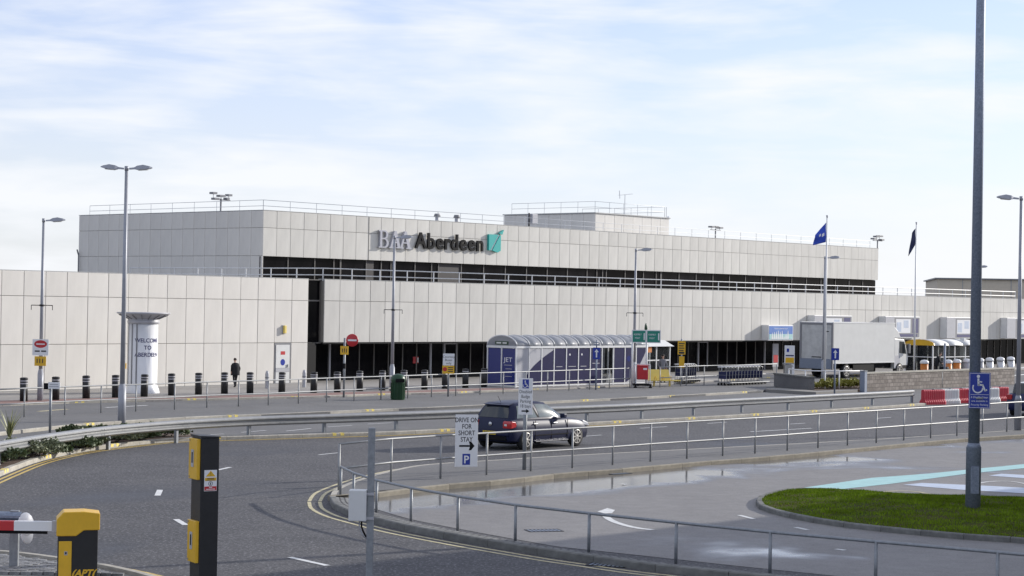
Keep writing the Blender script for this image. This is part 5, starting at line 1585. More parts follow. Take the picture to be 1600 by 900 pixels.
mb('midgrey').box(7 * bw + .1, 8 * bw - .1, .4, .8, .0, .45).build('step_unit', None, sh)

# ================================================================== assembly-point sign, wheelie cage, seat, small kiosk
ap = thing('assembly_point_sign', 'green double-panel assembly point sign on two white poles', 'sign', (6.665, 105.310), radians(8))
zA0, zA1 = 2.528, 3.195
pw_ = .78
for x in (0, pw_ + .02): mb('white_metal').tube((x, 0, 0), (x, 0, zA1), .055, n=10).build('pole', None, ap)
for k in range(2):
    x0 = -.03 + k * (pw_ + .03)
    pl = mb('white').box(x0 - .02, x0 + pw_, -.09, -.062, zA0 - .02, zA1 + .03).build('board', None, ap)
    mb('green_sign').box(x0 + .02, x0 + pw_ - .05, -.096, -.0905, zA0 + .03, zA1 - .02).build('green_panel', None, pl)
    text('ASSEMBLY', .13, 'white', pl, (x0 + .29, -.097, zA0 + .40), depth=.001, sx=.75)
    text('POINT', .13, 'white', pl, (x0 + .29, -.097, zA0 + .2), depth=.001, sx=.75)
    mb('white').box(x0 + pw_ - .15, x0 + pw_ - .09, -.099, -.0965, zA0 + .14, zA0 + .52).build('figure', None, pl)
q = MB().use('green_dark'); q.lathe([(.07, 0), (.09, .05), (.07, .24), (.03, .36), (0, .38)], 10); q.build('beacon', None, ap, (pw_ * .95, 0, zA1 + .03))
cg = thing('red_bin', 'red box bin on a wheeled white frame beside the yellow seat', 'bin', (6.804, 104.200), radians(6))
mb('red').box(.04, .62, -.35, .15, .55, 1.28).build('box', None, cg, bevel=.03)
mb('red').box(.02, .64, -.37, .17, 1.28, 1.33).build('lid', None, cg, bevel=.01)
mb('white').box(.35, .55, -.356, -.3505, 1.08, 1.18).build('label_plate', None, cg)
q = mb('white_metal')
for x in (-.05, .72): q.tube((x, -.4, .1), (x, -.4, 1.36), .025, n=6).tube((x, .3, .1), (x, .3, 1.36), .025, n=6).tube((x, -.4, 1.36), (x, .3, 1.36), .025, n=6)
q.tube((-.05, .3, 1.36), (.72, .3, 1.36), .025, n=6); q.build('frame', None, cg)
mb('black').box(-.12, .80, -.48, .35, .22, .32).tube((-.08, -.42, .1), (-.08, -.36, .1), .1, n=10).tube((.74, -.42, .1), (.74, -.36, .1), .1, n=10).box(-.1, -.04, -.45, -.39, .0, .3).box(.7, .76, -.45, -.39, .0, .3).build('trolley_base', None, cg)
ye = thing('metal_bench', 'yellow metal bench seat beside the red bin', 'bench', (8.401, 106.399), radians(12))
mb('yellow_pale').add([(-.85, .18, .46), (.55, .18, .46), (.50, .42, 1.02), (-.92, .42, 1.02), (-.85, .22, .46), (.55, .22, .46), (.50, .46, 1.02), (-.92, .46, 1.02)], [(0, 1, 2, 3), (7, 6, 5, 4), (0, 4, 5, 1), (1, 5, 6, 2), (2, 6, 7, 3), (3, 7, 4, 0)]).build('backrest', None, ye)
mb('yellow_pale').box(-.85, 1.0, -.28, .16, .40, .46).build('seat', None, ye, bevel=.02)
for x in (-.45, .45):
    mb('yellow_pale').box(x - .04, x + .04, -.05, .05, .03, .40).build('leg', None, ye); mb('yellow_pale').box(x - .12, x + .12, -.2, .2, 0, .03).build('foot', None, ye)
for x in (-.4, .05, .5): mb('yellow_paint').pipe([(x, .12, .47), (x, -.05, .66), (x, -.22, .62), (x, -.25, .47)], .018, 6).build('armrest', None, ye)
bk = thing('glazed_kiosk', 'small white-roofed glazed kiosk behind the assembly point sign', 'shelter', ((7.648, 111.526)[0], (7.648, 111.526)[1], 0.08), TH)
q = mb('white_metal')
for x in (0, 1.3, 2.6):
    for y in (0, 1.5): q.box(x - .04, x + .04, y - .04, y + .04, 0, 2.1)
q.box(0, 2.6, -.03, .03, 1.25, 1.32).box(0, 2.6, -.03, .03, .6, .66); q.build('frame', None, bk)
mb('offwhite').add([(-.2, -.2, 2.1), (2.8, -.2, 2.1), (2.8, 1.7, 2.1), (-.2, 1.7, 2.1), (.1, .3, 2.45), (2.5, .3, 2.45), (2.5, 1.2, 2.45), (.1, 1.2, 2.45)], [(0, 1, 2, 3), (4, 5, 6, 7), (0, 1, 5, 4), (1, 2, 6, 5), (2, 3, 7, 6), (3, 0, 4, 7)]).build('roof', None, bk)
for k in range(2): mb('clear_glass').box(.05 + k * 1.3, 1.25 + k * 1.3, -.01, .01, .68, 2.05).build('pane', None, bk)
mb('orange').box(.2, .75, -.10, -.06, 1.75, 2.08).build('orange_notice', None, bk)
ys = thing('yellow_notice_sign', 'tall yellow notice on a post above the nearer trolley row', 'sign', (9.767, 109.824))
z0, z1 = 1.794, 2.563
mb('galv_dark').tube((0, .03, 0), (0, .03, z1 + .12), .04, n=8).build('post', None, ys)
mb('yellow_paint').box(-.22, .22, -.03, 0, z0, z1).build('plate', None, ys)
for k in range(5): mb('text_dark').box(-.16, .16 - .05 * (k % 2), -.034, -.0305, z1 - .17 - k * .13, z1 - .11 - k * .13).build('print', None, ys)
mb('text_dark').box(-.14, .14, -.035, -.0312, z0 + .05, z0 + .16).build('print_block', None, ys)
mb('yellow_paint').box(-.13, .17, -.03, .05, z0 - .75, z0 - .10).build('lower_plate', None, ys)

# ================================================================== luggage trolleys
def trolley_mesh():
    q = mb('galv_bright')
    for y in (-.27, .27):
        q.tube((-.42, y, .16), (.42, y, .14), .018, n=6).tube((.36, y, .14), (.30, y, 1.0), .018, n=6).tube((.30, y, 1.0), (.46, y, 1.06), .018, n=6)
    q.tube((.46, -.27, 1.06), (.46, .27, 1.06), .026, n=6).tube((.33, -.27, .6), (.33, .27, .6), .015, n=6)
    q.box(-.40, .34, -.25, .25, .17, .19)
    q.use('navy').box(.31, .34, -.25, .25, .38, .80)
    q.use('rubber').tube((-.38, -.03, .08), (-.38, .03, .08), .08, n=10).tube((.34, -.30, .08), (.34, -.24, .08), .08, n=10).tube((.34, .24, .08), (.34, .30, .08), .08, n=10)
    q.use('white').box(.40, .50, -.2, .2, 1.04, 1.10)
    return q.mesh('luggage_trolley')
tme = trolley_mesh()
ta, tb = Vector((12.259, 109.168)), Vector((14.703, 112.283))
nT = 13
for k in range(nT):
    p = ta.lerp(tb, k / (nT - 1))
    o = link('luggage_trolley', tme, None, (p.x, p.y, .09), TH + radians(180))
    tag(o, f'{ORD[k]} luggage trolley from the left in the long nested row by the low wall', 'luggage trolley', 'long nested row of luggage trolleys')
ta, tb = Vector((10.083, 112.550)), Vector((10.994, 113.829))
for k in range(7):
    p = ta.lerp(tb, k / 6)
    o = link('luggage_trolley', tme, None, (p.x, p.y, .09), TH + radians(180))
    tag(o, f'{ORD[k]} luggage trolley from the left in the short row beneath the yellow notice', 'luggage trolley', 'short nested row of luggage trolleys')

# ================================================================== boards and posters on the terminal
def board(s0, s1, z0, z1, label, style):
    dp = .62
    r_ = thing('advertising_board', label, 'billboard', bpt(s0, 0), TH)
    w = s1 - s0
    mb('white_metal').box(0, w, -dp, -.02, z0, z1).build('casing', None, r_, bevel=.015)
    pn = mb('poster_blue' if style == 'blue' else 'midgrey').box(.08, w - .08, -dp - .012, -dp - .002, z0 + .07, z1 - .07).build('poster', None, r_)
    if style == 'blue':
        nn = 14
        rg_ = random.Random(5)
        q = mb('cyan_line')
        q.box(.09, w - .09, -dp - .016, -dp - .0125, z0 + .08, z0 + .45); q.build('poster_haze', None, pn)
        q = mb('white')
        for k in range(9):
            xx = .35 + k * (w - .9) / 9; hh_ = rg_.uniform(.18, .62)
            q.slab_xz([(xx, z0 + .1), (xx + .22, z0 + .1), (xx + .13, z0 + .1 + hh_), (xx + .09, z0 + .1 + hh_)], -dp - .020, -dp - .0165)
        q.build('poster_towers', None, pn)
        text('Welcome to Aberdeen Airport', .13, 'white', pn, (w / 2, -dp - .0135, z1 - .28), depth=.001)
    else:
        q = mb('white'); q.box(w * .30, w * .72, -dp - .016, -dp - .0125, z0 + .4, z1 - .2); q.build('poster_picture', None, pn)
        q = mb('text_navy'); q.box(w * .30, w * .92, -dp - .016, -dp - .0125, z0 + .12, z0 + .32).box(w * .78, w * .95, -dp - .016, -dp - .0125, z0 + .4, z1 - .15); q.build('poster_band', None, pn)
        mb('ltgrey').box(.0, w * .25, -dp - .02, -dp - .003, z0 + .03, z1 - .03).build('side_louvre', None, r_)
        q = mb('paleblue_line'); q.box(w * .32, w * .45, -dp - .0195, -dp - .0165, z0 + .5, z1 - .45).box(w * .52, w * .66, -dp - .0195, -dp - .0165, z0 + .8, z1 - .3); q.build('poster_detail', None, pn)
    return r_
board((42.610, 2.800)[0], (45.700, 2.800)[0], (44.180, 2.260)[1], (44.150, 3.340)[1], 'blue illuminated-style billboard on the facade left of the lorry', 'blue')
board((48.400, 3.730)[0], (53.490, 3.750)[0], (50.820, 2.480)[1], (50.770, 4.070)[1], 'grey poster board on the facade hidden behind the lorry roof', 'grey')
board((58.220, 3.290)[0], (63.380, 3.310)[0], (60.800, 2.390)[1], (60.750, 4.060)[1], 'grey poster board on the facade just right of the lorry cab', 'grey')
board((67.580, 3.320)[0], (73.030, 3.330)[0], (69.780, 2.340)[1], (69.720, 4.050)[1], 'grey poster board on the facade beside the thick lighting column', 'grey')
board((77.650, 3.350)[0], (83.650, 3.360)[0], (80.760, 2.320)[1], (80.700, 4.060)[1], 'grey poster board on the facade at the right picture edge', 'grey')
pb = thing('poster_stand', 'slim dark poster panel with a red block outside the entrance', 'sign', bpt((45.200, 0.950)[0], -.5), TH)
mb('ltgrey').box(-.35, .35, 0, .06, .35, 2.0).build('panel', None, pb); mb('red').box(-.28, .28, -.012, -.002, .65, 1.2).build('red_block', None, pb); mb('midgrey').box(-.3, .3, 0.01, .05, .08, .35).build('leg', None, pb)
it = thing('information_totem', 'white information totem with blue and yellow print by the low wall', 'sign', (17.337, 119.358), radians(6))
zt = 2.228
mb('white').box(-.31, .31, -.06, .06, 0, zt).build('panel', None, it, bevel=.01)
mb('blue_sign').box(-.2, -.05, -.066, -.0605, zt - .4, zt - .18).build('blue_mark', None, it); mb('text_navy').box(-.26, .26, -.066, -.0605, zt - .66, zt - .58).build('print', None, it)
mb('yellow_paint').box(-.27, .27, -.066, -.0605, zt - 1.08, zt - .74).build('yellow_block', None, it)
mb('text_navy').box(-.27, -.0, -.066, -.0605, zt - 1.3, zt - 1.14).build('print', None, it)
pm_ = thing('pay_machine', 'silver pay machine with a sloping hood by the totem', 'machine', (16.676, 115.322), radians(8))
mb('steel').slab_xz([(-.24, .0), (.27, .0), (.27, 1.12), (.05, 1.22), (-.24, 1.16)], -.2, .2).build('housing', None, pm_, bevel=.02)
mb('white').box(.18, .28, -.22, .22, .05, 1.05).build('side_panel', None, pm_)
mb('galv').box(-.28, .30, -.24, .24, 1.2, 1.26).build('hood', None, pm_)

# ================================================================== low walls, planting by the flagpole
def wall_run(name, label, pts, h, th, m='stone_block', cap_=True):
    r_ = thing(name, label, 'wall', (pts[0][0], pts[0][1], 0))
    rel = [(p[0] - pts[0][0], p[1] - pts[0][1]) for p in pts]
    # build straight runs so the coursing follows each face
    for a, b in zip(rel[:-1], rel[1:]):
        L = (Vector(b) - Vector(a)).length; ang = atan2(b[1] - a[1], b[0] - a[0])
        o = mb(m).box(0, L, 0, th, 0, h).build('masonry', None, r_, (a[0], a[1], 0), ang); uv_box(o)
        if cap_: mb('kerb_dark' if m != 'stone_block' else 'kerb_light').box(-.03, L + .03, -.04, th + .04, h, h + .09).build('coping', None, r_, (a[0], a[1], 0), ang)
    return r_
wall_run('block_wall', 'long low block wall in front of the lorry and poster boards', [(19.635, 106.507), (31.839, 121.221)], .98, .3)
mb('galv_dark')
pr = thing('wall_pier', 'dark post at the left end of the block wall', 'post', (19.447, 105.675), TH)
mb('galv_dark').box(-.12, .12, -.15, .15, 0, 1.15).build('shaft', None, pr); mb('galv').box(-.14, .14, -.17, .17, 1.15, 1.2).build('cap', None, pr)
wall_run('low_grey_wall', 'short dark grey retaining wall right of the luggage trolleys', [(14.970, 109.027), (16.165, 104.051)], .78, .35, 'asphalt_path')
rp_ = raised('ramp_edge', [(13.819, 103.899), (16.122, 101.156), (18.961, 104.742), (19.180, 105.951), (16.422, 103.049), (14.606, 106.101)], .16, 'joint')
rb_ = raised('flagpole_bed', [(16.141, 103.673), (19.560, 106.097), (20.668, 111.724), (17.485, 110.446)], .14, 'soil')
def shrub(name, label, p, rx, ry, rz_, n_, m, leaf=.07, seed=0, group=None, base=.09, cat='shrub'):
    r_ = thing(name, label, cat, (p[0], p[1], base), 0, group)
    rg_ = random.Random(seed)
    q = mb(m); vs = []; fs = []
    lobes = [(rg_.uniform(-.75, .75) * rx, rg_.uniform(-.75, .75) * ry, rg_.uniform(.25, .6) * rz_, rg_.uniform(.35, .6)) for _ in range(12)]
    for _ in range(n_):
        lx, ly, lz, lr = rg_.choice(lobes)
        a = rg_.uniform(0, 2 * pi); c = rg_.uniform(-.5, 1); s_ = sqrt(max(0, 1 - c * c)); rr = rg_.uniform(.5, 1.0) * lr
        x = lx + cos(a) * s_ * rr * rx * .7; y = ly + sin(a) * s_ * rr * ry * .7; z = max(.01, lz + c * rr * rz_ * .75)
        d_ = Vector((rg_.uniform(-1, 1), rg_.uniform(-1, 1), rg_.uniform(-.2, 1))).normalized(); u_ = d_.cross(Vector((rg_.uniform(-1, 1), rg_.uniform(-1, 1), .3))).normalized()
        l = leaf * rg_.uniform(.6, 1.3); w = l * .38; o_ = Vector((x, y, z)); i0 = len(vs)
        vs += [tuple(o_), tuple(o_ + d_ * l * .5 + u_ * w), tuple(o_ + d_ * l), tuple(o_ + d_ * l * .5 - u_ * w)]
        fs.append((i0, i0 + 1, i0 + 2, i0 + 3))
    q.v = vs; q.f = fs; q.m = [0] * len(fs); q.sm = [False] * len(fs)
    q.build('foliage', None, r_, fixn=False)
    st = mb('bark')
    for (lx, ly, lz, lr) in lobes[:7]: st.tube((lx * .2, ly * .2, -.03), (lx, ly, lz), .014, .006, n=5)
    st.build('stem', None, r_)
    return r_
shr = [((30,722), .95, .8, .55, 'leaf_grey', 'leftmost low grey-green shrub under the crash barrier'), ((62,716), .7, .6, .42, 'leaf_dark', 'dark shrub right of the leftmost grey-green one below the crash barrier'), ((98,707), .9, .65, .45, 'leaf_dark', 'broad dark shrub just right of the second crash barrier post'),
       ((128,702), .75, .6, .42, 'leaf_grey', 'grey-green shrub midway along the planting bed kerb'), ((172,695), 1.0, .7, .45, 'leaf_grey', 'grey-green shrub around the third crash barrier post'), ((212,690), .9, .7, .45, 'leaf_dark', 'dark shrub right of the third crash barrier post'), ((248,686.5), .9, .7, .45, 'leaf_dark', 'last dark shrub at the right end of the planting bed'),
       ((-8,728), .9, .8, .5, 'leaf_dark', 'dark shrub cut by the left picture edge under the crash barrier'), ((150,689), 1.0, .6, .45, 'leaf_dark', 'dark shrub behind the crash barrier beam in mid bed')]
SHP = [(-13.363, 52.396), (-13.135, 53.739), (-12.981, 55.839), (-12.710, 57.121), (-12.271, 59.027), (-11.774, 60.508), (-11.254, 61.629), (-13.677, 51.098), (-13.019, 60.480)]
for k, (p0, rx, ry, rz_, m, lab) in enumerate(shr):
    shrub('low_shrub', lab, SHP[k], rx * 1.12, ry * 1.1, rz_, 4600, m, .085, k, 'low shrubs in the planting bed')
sk = thing('spiky_plant', 'spiky strap-leaved plant behind the crash barrier at the left edge', 'plant', ((-14.879, 57.114)[0], (-14.879, 57.114)[1], .09))
rg_ = random.Random(11)
for k in range(26):
    a = rg_.uniform(0, 2 * pi); l = rg_.uniform(.75, 1.25); sp_ = rg_.uniform(.1, .55); w = rg_.uniform(.025, .045)
    q = mb('leaf_spiky'); u_ = Vector((-sin(a), cos(a), 0)) * w; vs = []
    for i in range(5):
        t = i / 4; c_ = Vector((cos(a) * sp_ * t * t * l, sin(a) * sp_ * t * t * l, l * t * (1 - .12 * sp_ * t)))
        ww = (1 - t) ** .6 if i < 4 else .02
        vs += [tuple(c_ - u_ * ww), tuple(c_ + u_ * ww)]
    q.add(vs, [(2 * i, 2 * i + 1, 2 * i + 3, 2 * i + 2) for i in range(4)]); q.build('leaf', None, sk, fixn=False)
LP_ = [(16.965, 106.245), (17.752, 106.937), (18.550, 107.638), (19.398, 108.364), (18.370, 109.566), (19.468, 110.413)]
for k, p in enumerate(LP_):
    shrub('lime_shrub', ['first', 'second', 'third', 'fourth', 'fifth', 'sixth'][k] + (' yellow-green shrub from the left in the front of the flagpole bed' if k < 4 else ' yellow-green shrub, at the back of the flagpole bed'), p, .75, .6, .5, 900, 'leaf_lime', .12, 40 + k, 'yellow-green shrubs by the flagpole', .14)

# ================================================================== water-filled road barriers
BAR = [((20.601, 93.440), 'red_plastic'), ((21.700, 94.702), 'offwhite'), ((22.472, 95.570), 'red_plastic'), ((23.223, 96.443), 'offwhite'), ((24.293, 97.122), 'offwhite'), ((25.091, 98.348), 'red_plastic')]
for k, (p, m) in enumerate(BAR):
    r_ = thing('road_barrier', f"{'red' if m == 'red_plastic' else 'white'} plastic road barrier, {ORD[k]} from the left in the row by the guard rail end", 'barrier', p, radians(28), 'red and white plastic road barriers')
    q = mb(m)
    L = 1.02 if k else 1.3
    pr_ = [(-.25, 0), (.25, 0), (.24, .14), (.13, .26), (.12, .66), (.07, .72), (-.07, .72), (-.12, .66), (-.13, .26), (-.24, .14)]
    nn = 9; vs = []
    for i in range(nn + 1):
        for j in (0, 1):
            xx = -L / 2 + L * (i + j * .72) / (nn + .72) if i <= nn else L / 2
            bul = 1.0 if j == 0 else .86
            vs += [(xx, y * bul, z) for y, z in pr_]
    M_ = len(pr_); tot_ = 2 * (nn + 1)
    q.add(vs, [(i * M_ + j, i * M_ + (j + 1) % M_, (i + 1) * M_ + (j + 1) % M_, (i + 1) * M_ + j) for i in range(tot_ - 1) for j in range(M_)] + [tuple(range(M_)), tuple(range((tot_ - 1) * M_, tot_ * M_))])
    q.build('body', None, r_)
    mb('midgrey').tube((0, 0, .72), (0, 0, .76), .07, n=10).build('filler_cap', None, r_)

# ================================================================== yellow-ended shelter and row of bins at the right
y0 = (29.870, 135.839)
yw = thing('taxi_shelter', 'glazed shelter with a curved white roof and yellow gable end', 'shelter', (y0[0], y0[1], .08), TH)
L2, D2, E2 = 6.2, 2.2, 2.0
q = mb('white_metal')
for k in range(5):
    for y in (0, D2): q.box(k * L2 / 4 - .04, k * L2 / 4 + .04, y - .04, y + .04, 0, E2)
q.box(0, L2, -.03, .03, 1.15, 1.21).box(-.03, .03, 0, D2, 1.15, 1.21); q.build('frame', None, yw)
arc2 = [(D2 / 2 - (D2 / 2 + .15) * cos(pi * i / 10), E2 + .42 * sin(pi * i / 10)) for i in range(11)]
rm2 = MB().use('offwhite'); vs = [(x, y, z) for x in (.04, L2 / 3 - .04) for y, z in arc2]
rm2.add(vs, [(i, i + 1, 12 + i, 11 + i) for i in range(10)], None, True); r2m = rm2.mesh('roof_panel')
for k in range(3):
    o = link('roof_panel', r2m, yw, (k * L2 / 3, 0, 0)); s_ = o.modifiers.new('t', 'SOLIDIFY'); s_.thickness = .03
q = mb('yellow_paint'); q.add([(-.02, y, z) for y, z in arc2] , [tuple(range(11))]); q.build('gable', None, yw)
mb('yellow_paint').sweep([(-.06, .0), (.03, .0)], [(y, z + .02) for y, z in arc2]).build('gable_rim', None, yw)
for k in range(4): mb('clear_glass').box(k * L2 / 4 + .06, (k + 1) * L2 / 4 - .06, -.01, .01, .25, E2 - .1).build('pane', None, yw)
mb('clear_glass').box(-.01, .01, .06, D2 - .06, .25, E2 - .1).build('pane', None, yw)
for k in range(4): mb('dark_glass').box(k * L2 / 4 + .06, (k + 1) * L2 / 4 - .06, D2 - .01, D2 + .01, .15, E2 - .1).build('back_pane', None, yw)
BN = [((28.652, 132.912), 'orange'), ((30.784, 135.076), 'orange'), ((31.804, 136.753), 'orange'), ((32.902, 138.497), 'ltgrey'), ((34.522, 141.159), 'ltgrey'), ((35.691, 143.018), 'steel'), ((37.002, 144.981), 'steel'), ((38.293, 146.971), 'steel')]
for k, (p, m) in enumerate(BN):
    nm_ = 'orange' if m == 'orange' else ('pale grey' if m == 'ltgrey' else 'silver')
    r_ = thing('domed_bin', f"{nm_} bin with white domed top, {ORD[k]} from the left behind the block wall", 'bin', (p[0], p[1], .05), 0, 'domed bins behind the block wall')
    q = MB().use(m); q.lathe([(.26, 0), (.27, .05), (.27, .85), (0, .85)], 16); q.build('body', None, r_)
    q = MB().use('white'); q.lathe([(.30, .83), (.31, .87), (.29, .99), (.19, 1.07), (0, 1.10)], 16); q.build('top', None, r_)
gp = thing('grey_post', 'tall dark grey post in front of the yellow-ended shelter', 'post', (26.159, 115.668))
mb('galv_dark').tube((0, 0, 0), (0, 0, 2.55), .06, n=10).build('shaft', None, gp); mb('galv_dark').tube((0, 0, 2.55), (0, 0, 2.62), .07, .03, n=10).build('cap', None, gp)
wp_ = thing('white_column', 'white square column at the right end of the yellow-ended shelter', 'post', (32.920, 139.753), TH)
mb('offwhite').box(-.16, .16, -.16, .16, 0, 2.6).build('shaft', None, wp_); mb('offwhite').box(-.2, .2, -.2, .2, 0, .12).build('base', None, wp_)

# ================================================================== people
def person(p, h, rz, label, joints, cloth, name='person'):
    """one continuous skinned body; joints: dict of (x, y, z) for a 1.75 m figure facing local -y"""
    r_ = thing(name, label, 'person', p, rz)
    k = h / 1.75
    J = joints; V = []; E = []; Rr = []
    idx = {}
    def v(nm, co, r0, par=None):
        idx[nm] = len(V); V.append(co); Rr.append(r0)
        if par: E.append((idx[par], idx[nm]))
    v('pelvis', (J.get('hipx', 0), J.get('hipy', 0), .95), .155)
    v('waist', (0, J.get('wy', 0), 1.10), .150, 'pelvis')
    v('chest', (0, J.get('cy', 0), 1.30), .175, 'waist')
    v('neckb', (0, J.get('ny', 0), 1.46), .085, 'chest')
    v('neck', (0, J.get('ny', 0), 1.53), .060, 'neckb')
    v('jaw', (0, J.get('hy', -.02) - .015, 1.60), .078, 'neck')
    v('head', (0, J.get('hy', -.02), 1.675), .098, 'jaw')
    for s_, sd in ((-1, 'l'), (1, 'r')):
        v('sh' + sd, (s_ * .175, J.get('cy', 0), 1.41), .072, 'chest')
        e_ = J['elb_' + sd]; w_ = J['wr_' + sd]
        v('el' + sd, e_, .055, 'sh' + sd); v('wr' + sd, w_, .036, 'el' + sd)
        dw = (Vector(w_) - Vector(e_)).normalized()
        pc = Vector(w_) + dw * .07
        v('pa' + sd, tuple(pc), .034, 'wr' + sd)
        side = dw.cross(Vector((0, 1, 0))); side = side.normalized() if side.length > .1 else Vector((1, 0, 0))
        for fi, (o_, ln) in enumerate(((-.028, .075), (-.010, .085), (.010, .08), (.028, .065))):
            b_ = pc + Vector((0, o_, 0)) + dw * .03
            v(f'f{fi}{sd}', tuple(b_), .010, 'pa' + sd); v(f'g{fi}{sd}', tuple(b_ + dw * ln - side * .012), .008, f'f{fi}{sd}')
        v('th' + sd, tuple(Vector(w_) + dw * .03 + Vector((0, -.04, 0))), .010, 'wr' + sd); v('ti' + sd, tuple(Vector(w_) + dw * .08 + Vector((0, -.055, 0))), .009, 'th' + sd)
        v('hp' + sd, (s_ * .095, J.get('hipy', 0), .88), .105, 'pelvis')
        v('kn' + sd, J['kn_' + sd], .070, 'hp' + sd); v('an' + sd, J['an_' + sd], .046, 'kn' + sd)
        a_ = J['an_' + sd]
        v('to' + sd, (a_[0], a_[1] - .17, .04), .040, 'an' + sd)
    me = bpy.data.meshes.new('body')
    me.from_pydata([(x * k, y * k, z * k) for x, y, z in V], E, [])
    ob = bpy.data.objects.new('body', me); COL.objects.link(ob)
    sk_ = ob.modifiers.new('skin', 'SKIN'); sk_.use_smooth_shade = True
    for i, r0 in enumerate(Rr):
        me.skin_vertices[0].data[i].radius = (r0 * k, r0 * k * (.78 if i < 3 else 1))
    me.skin_vertices[0].data[0].use_root = True
    ob.modifiers.new('sub', 'SUBSURF').render_levels = 1
    ob.modifiers['sub'].levels = 1
    dg = bpy.context.evaluated_depsgraph_get()
    nm = bpy.data.meshes.new_from_object(ob.evaluated_get(dg)); bpy.data.objects.remove(ob)
    nm.materials.clear()
    for m_ in (cloth[0], cloth[1], 'skin', 'black'): nm.materials.append(MATS[m_])
    wr = [Vector(J['wr_l']) * k, Vector(J['wr_r']) * k]
    for pl_ in nm.polygons:
        c = pl_.center
        pl_.use_smooth = True
        if c.z > 1.50 * k: pl_.material_index = 2
        elif min((c - w_).length for w_ in wr) < .15 * k and (c.z < min(w_.z for w_ in wr) + .03 * k or True) and any((c - w_).length < .15 * k and abs(c.x) > .12 * k for w_ in wr): pl_.material_index = 2 if c.z < max(w_.z for w_ in wr) + .02 else 0
        elif c.z > cloth[2] * k: pl_.material_index = 0
        elif c.z > .085 * k: pl_.material_index = 1
        else: pl_.material_index = 3
    b = link('body', nm, r_)
    hy = J.get('hy', -.02)
    hr = MB().use('hair'); vs = []; fs = []
    for i in range(9):
        ph = pi * i / 14
        for j in range(14):
            t = 2 * pi * j / 14
            rr = .106 * sin(ph) if i else .001
            drop = -.0 if sin(t) > -.3 else .045 * (i / 8)
            vs.append((rr * .92 * cos(t) * k, (hy + .01 + rr * sin(t)) * k, (1.672 + .106 * cos(ph) + drop) * k))
    for i in range(8):
        for j in range(14): fs.append((i * 14 + j, i * 14 + (j + 1) % 14, (i + 1) * 14 + (j + 1) % 14, (i + 1) * 14 + j))
    hr.add(vs, fs, None, True); hr.build('hair', None, b)
    fc = MB().use('hair')
    for s_ in (-1, 1): fc.box((s_ * .034 - .012) * k, (s_ * .034 + .012) * k, (hy - .105) * k, (hy - .088) * k, 1.672 * k, 1.684 * k)
    fc.use('skin').add([((-.014) * k, (hy - .09) * k, 1.625 * k), (.014 * k, (hy - .09) * k, 1.625 * k), (0, (hy - .09) * k, 1.67 * k), (0, (hy - .122) * k, 1.632 * k)], [(0, 1, 3), (1, 2, 3), (2, 0, 3)])
    fc.use('red').box(-.022 * k, .022 * k, (hy - .096) * k, (hy - .08) * k, 1.594 * k, 1.602 * k)
    for s_ in (-1, 1): fc.use('skin').box((s_ * .096 - .008) * k, (s_ * .096 + .008) * k, (hy - .015) * k, (hy + .02) * k, 1.635 * k, 1.69 * k)
    fc.build('face', None, b)
    return r_, b, k
WALK = dict(elb_l=(-.27, .06, 1.15), wr_l=(-.27, -.06, .94), elb_r=(.27, .08, 1.15), wr_r=(.27, .04, .90), kn_l=(-.10, -.12, .50), an_l=(-.10, -.16, .09), kn_r=(.10, .05, .50), an_r=(.10, .26, .12), hy=-.05, ny=-.03, cy=-.01)
STAND = dict(elb_l=(-.27, .03, 1.14), wr_l=(-.22, -.10, .93), elb_r=(.27, .03, 1.14), wr_r=(.25, -.04, .90), kn_l=(-.10, -.01, .50), an_l=(-.11, .02, .09), kn_r=(.10, -.01, .50), an_r=(.12, .02, .09))
LEAN = dict(elb_l=(-.26, -.24, 1.10), wr_l=(-.20, -.42, .95), elb_r=(.26, -.24, 1.10), wr_r=(.20, -.42, .95), kn_l=(-.11, -.06, .50), an_l=(-.11, .04, .09), kn_r=(.11, .02, .50), an_r=(.12, .14, .09), wy=-.06, cy=-.16, ny=-.24, hy=-.30)
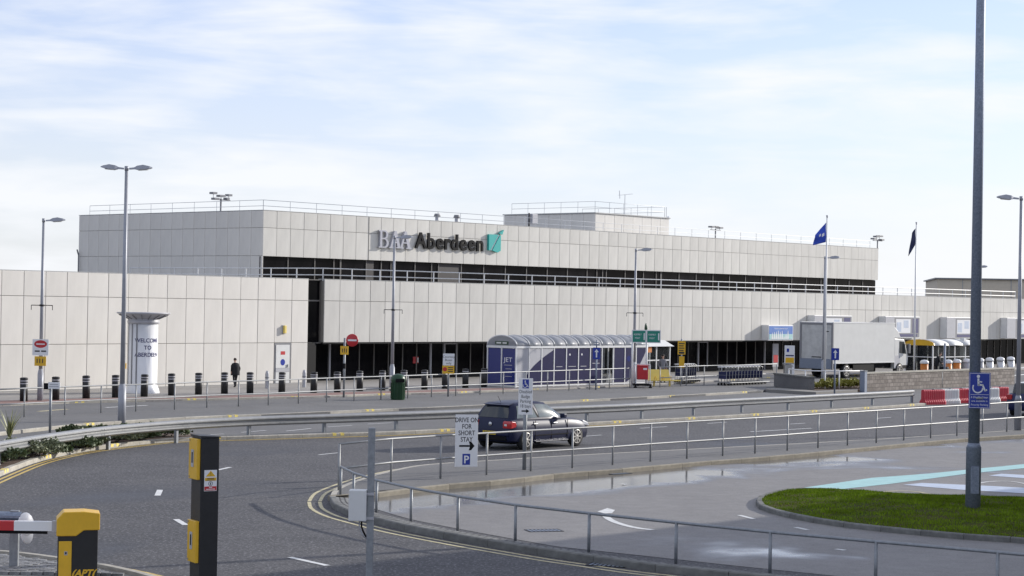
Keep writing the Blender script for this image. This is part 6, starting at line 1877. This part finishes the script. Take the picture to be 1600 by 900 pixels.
def coat(parent, k, hy, m, hem=.74):
    q = MB().use(m)
    vs = []; prof = [(hem, .29, .21), (.95, .285, .205), (1.12, .27, .20), (1.30, .28, .20), (1.42, .215, .14), (1.49, .10, .09)]
    for z, rx, ry in prof:
        for j in range(16):
            t = 2 * pi * j / 16; vs.append((rx * cos(t) * k, (ry * sin(t) + hy * max(0, z - .95) / .7) * k, z * k))
    q.add(vs, [(i * 16 + j, i * 16 + (j + 1) % 16, (i + 1) * 16 + (j + 1) % 16, (i + 1) * 16 + j) for i in range(len(prof) - 1) for j in range(16)], None, True)
    return q.build('coat', None, parent)
r_, b_, k_ = person(((-13.830, 96.423)[0], (-13.830, 96.423)[1], .08), 1.46, TH + radians(160), 'person in a dark coat walking along the panelled wall', WALK, ('coat_black', 'trousers', .80))
coat(b_, k_, -.03, 'coat_black')
person(((8.880, 112.043)[0], (8.880, 112.043)[1], .08), 1.62, radians(10), 'person in a grey jumper standing behind the trolley railing', STAND, ('grey_cloth', 'trousers', .88))
r_, b_, k_ = person(((29.307, 132.068)[0], (29.307, 132.068)[1], .08), 1.6, radians(75), 'person in black leaning forward before the yellow-ended shelter', LEAN, ('coat_black', 'trousers', .80))
coat(b_, k_, -.22, 'coat_black')
lg = thing('black_luggage', 'black wheeled bag beside the leaning person in black', 'luggage', ((29.897, 132.340)[0], (29.897, 132.340)[1], .08), radians(70))
mb('black').box(-.42, .42, -.3, .3, .06, .62).build('bag', None, lg, bevel=.08); mb('midgrey').tube((-.4, -.25, .1), (-.55, -.25, 1.0), .015, n=6).tube((-.4, .25, .1), (-.55, .25, 1.0), .015, n=6).tube((-.55, -.25, 1.0), (-.55, .25, 1.0), .018, n=6).build('handle', None, lg)
mb('rubber').tube((-.35, -.33, .07), (-.35, -.27, .07), .07, n=10).tube((.35, -.33, .07), (.35, -.27, .07), .07, n=10).build('wheel', None, lg)
# fallen leaves and litter scraps by the kerb
for k, p in enumerate(((0.583, 49.436), (2.938, 48.837), (0.684, 49.633))):
    o = mb('offwhite').add([(-.10, -.05, .016), (.06, -.07, .03), (.12, .03, .018), (-.02, .08, .04)], [(0, 1, 2, 3)]).build('paper_scrap', None, None, (p[0], p[1], .0), k * 1.3)
    tag(o, ['crumpled white paper scrap at the foot of the pale kerb', 'white paper scrap lying on the wet car park tarmac', 'second pale scrap of paper beside the kerb puddle'][k], 'litter')
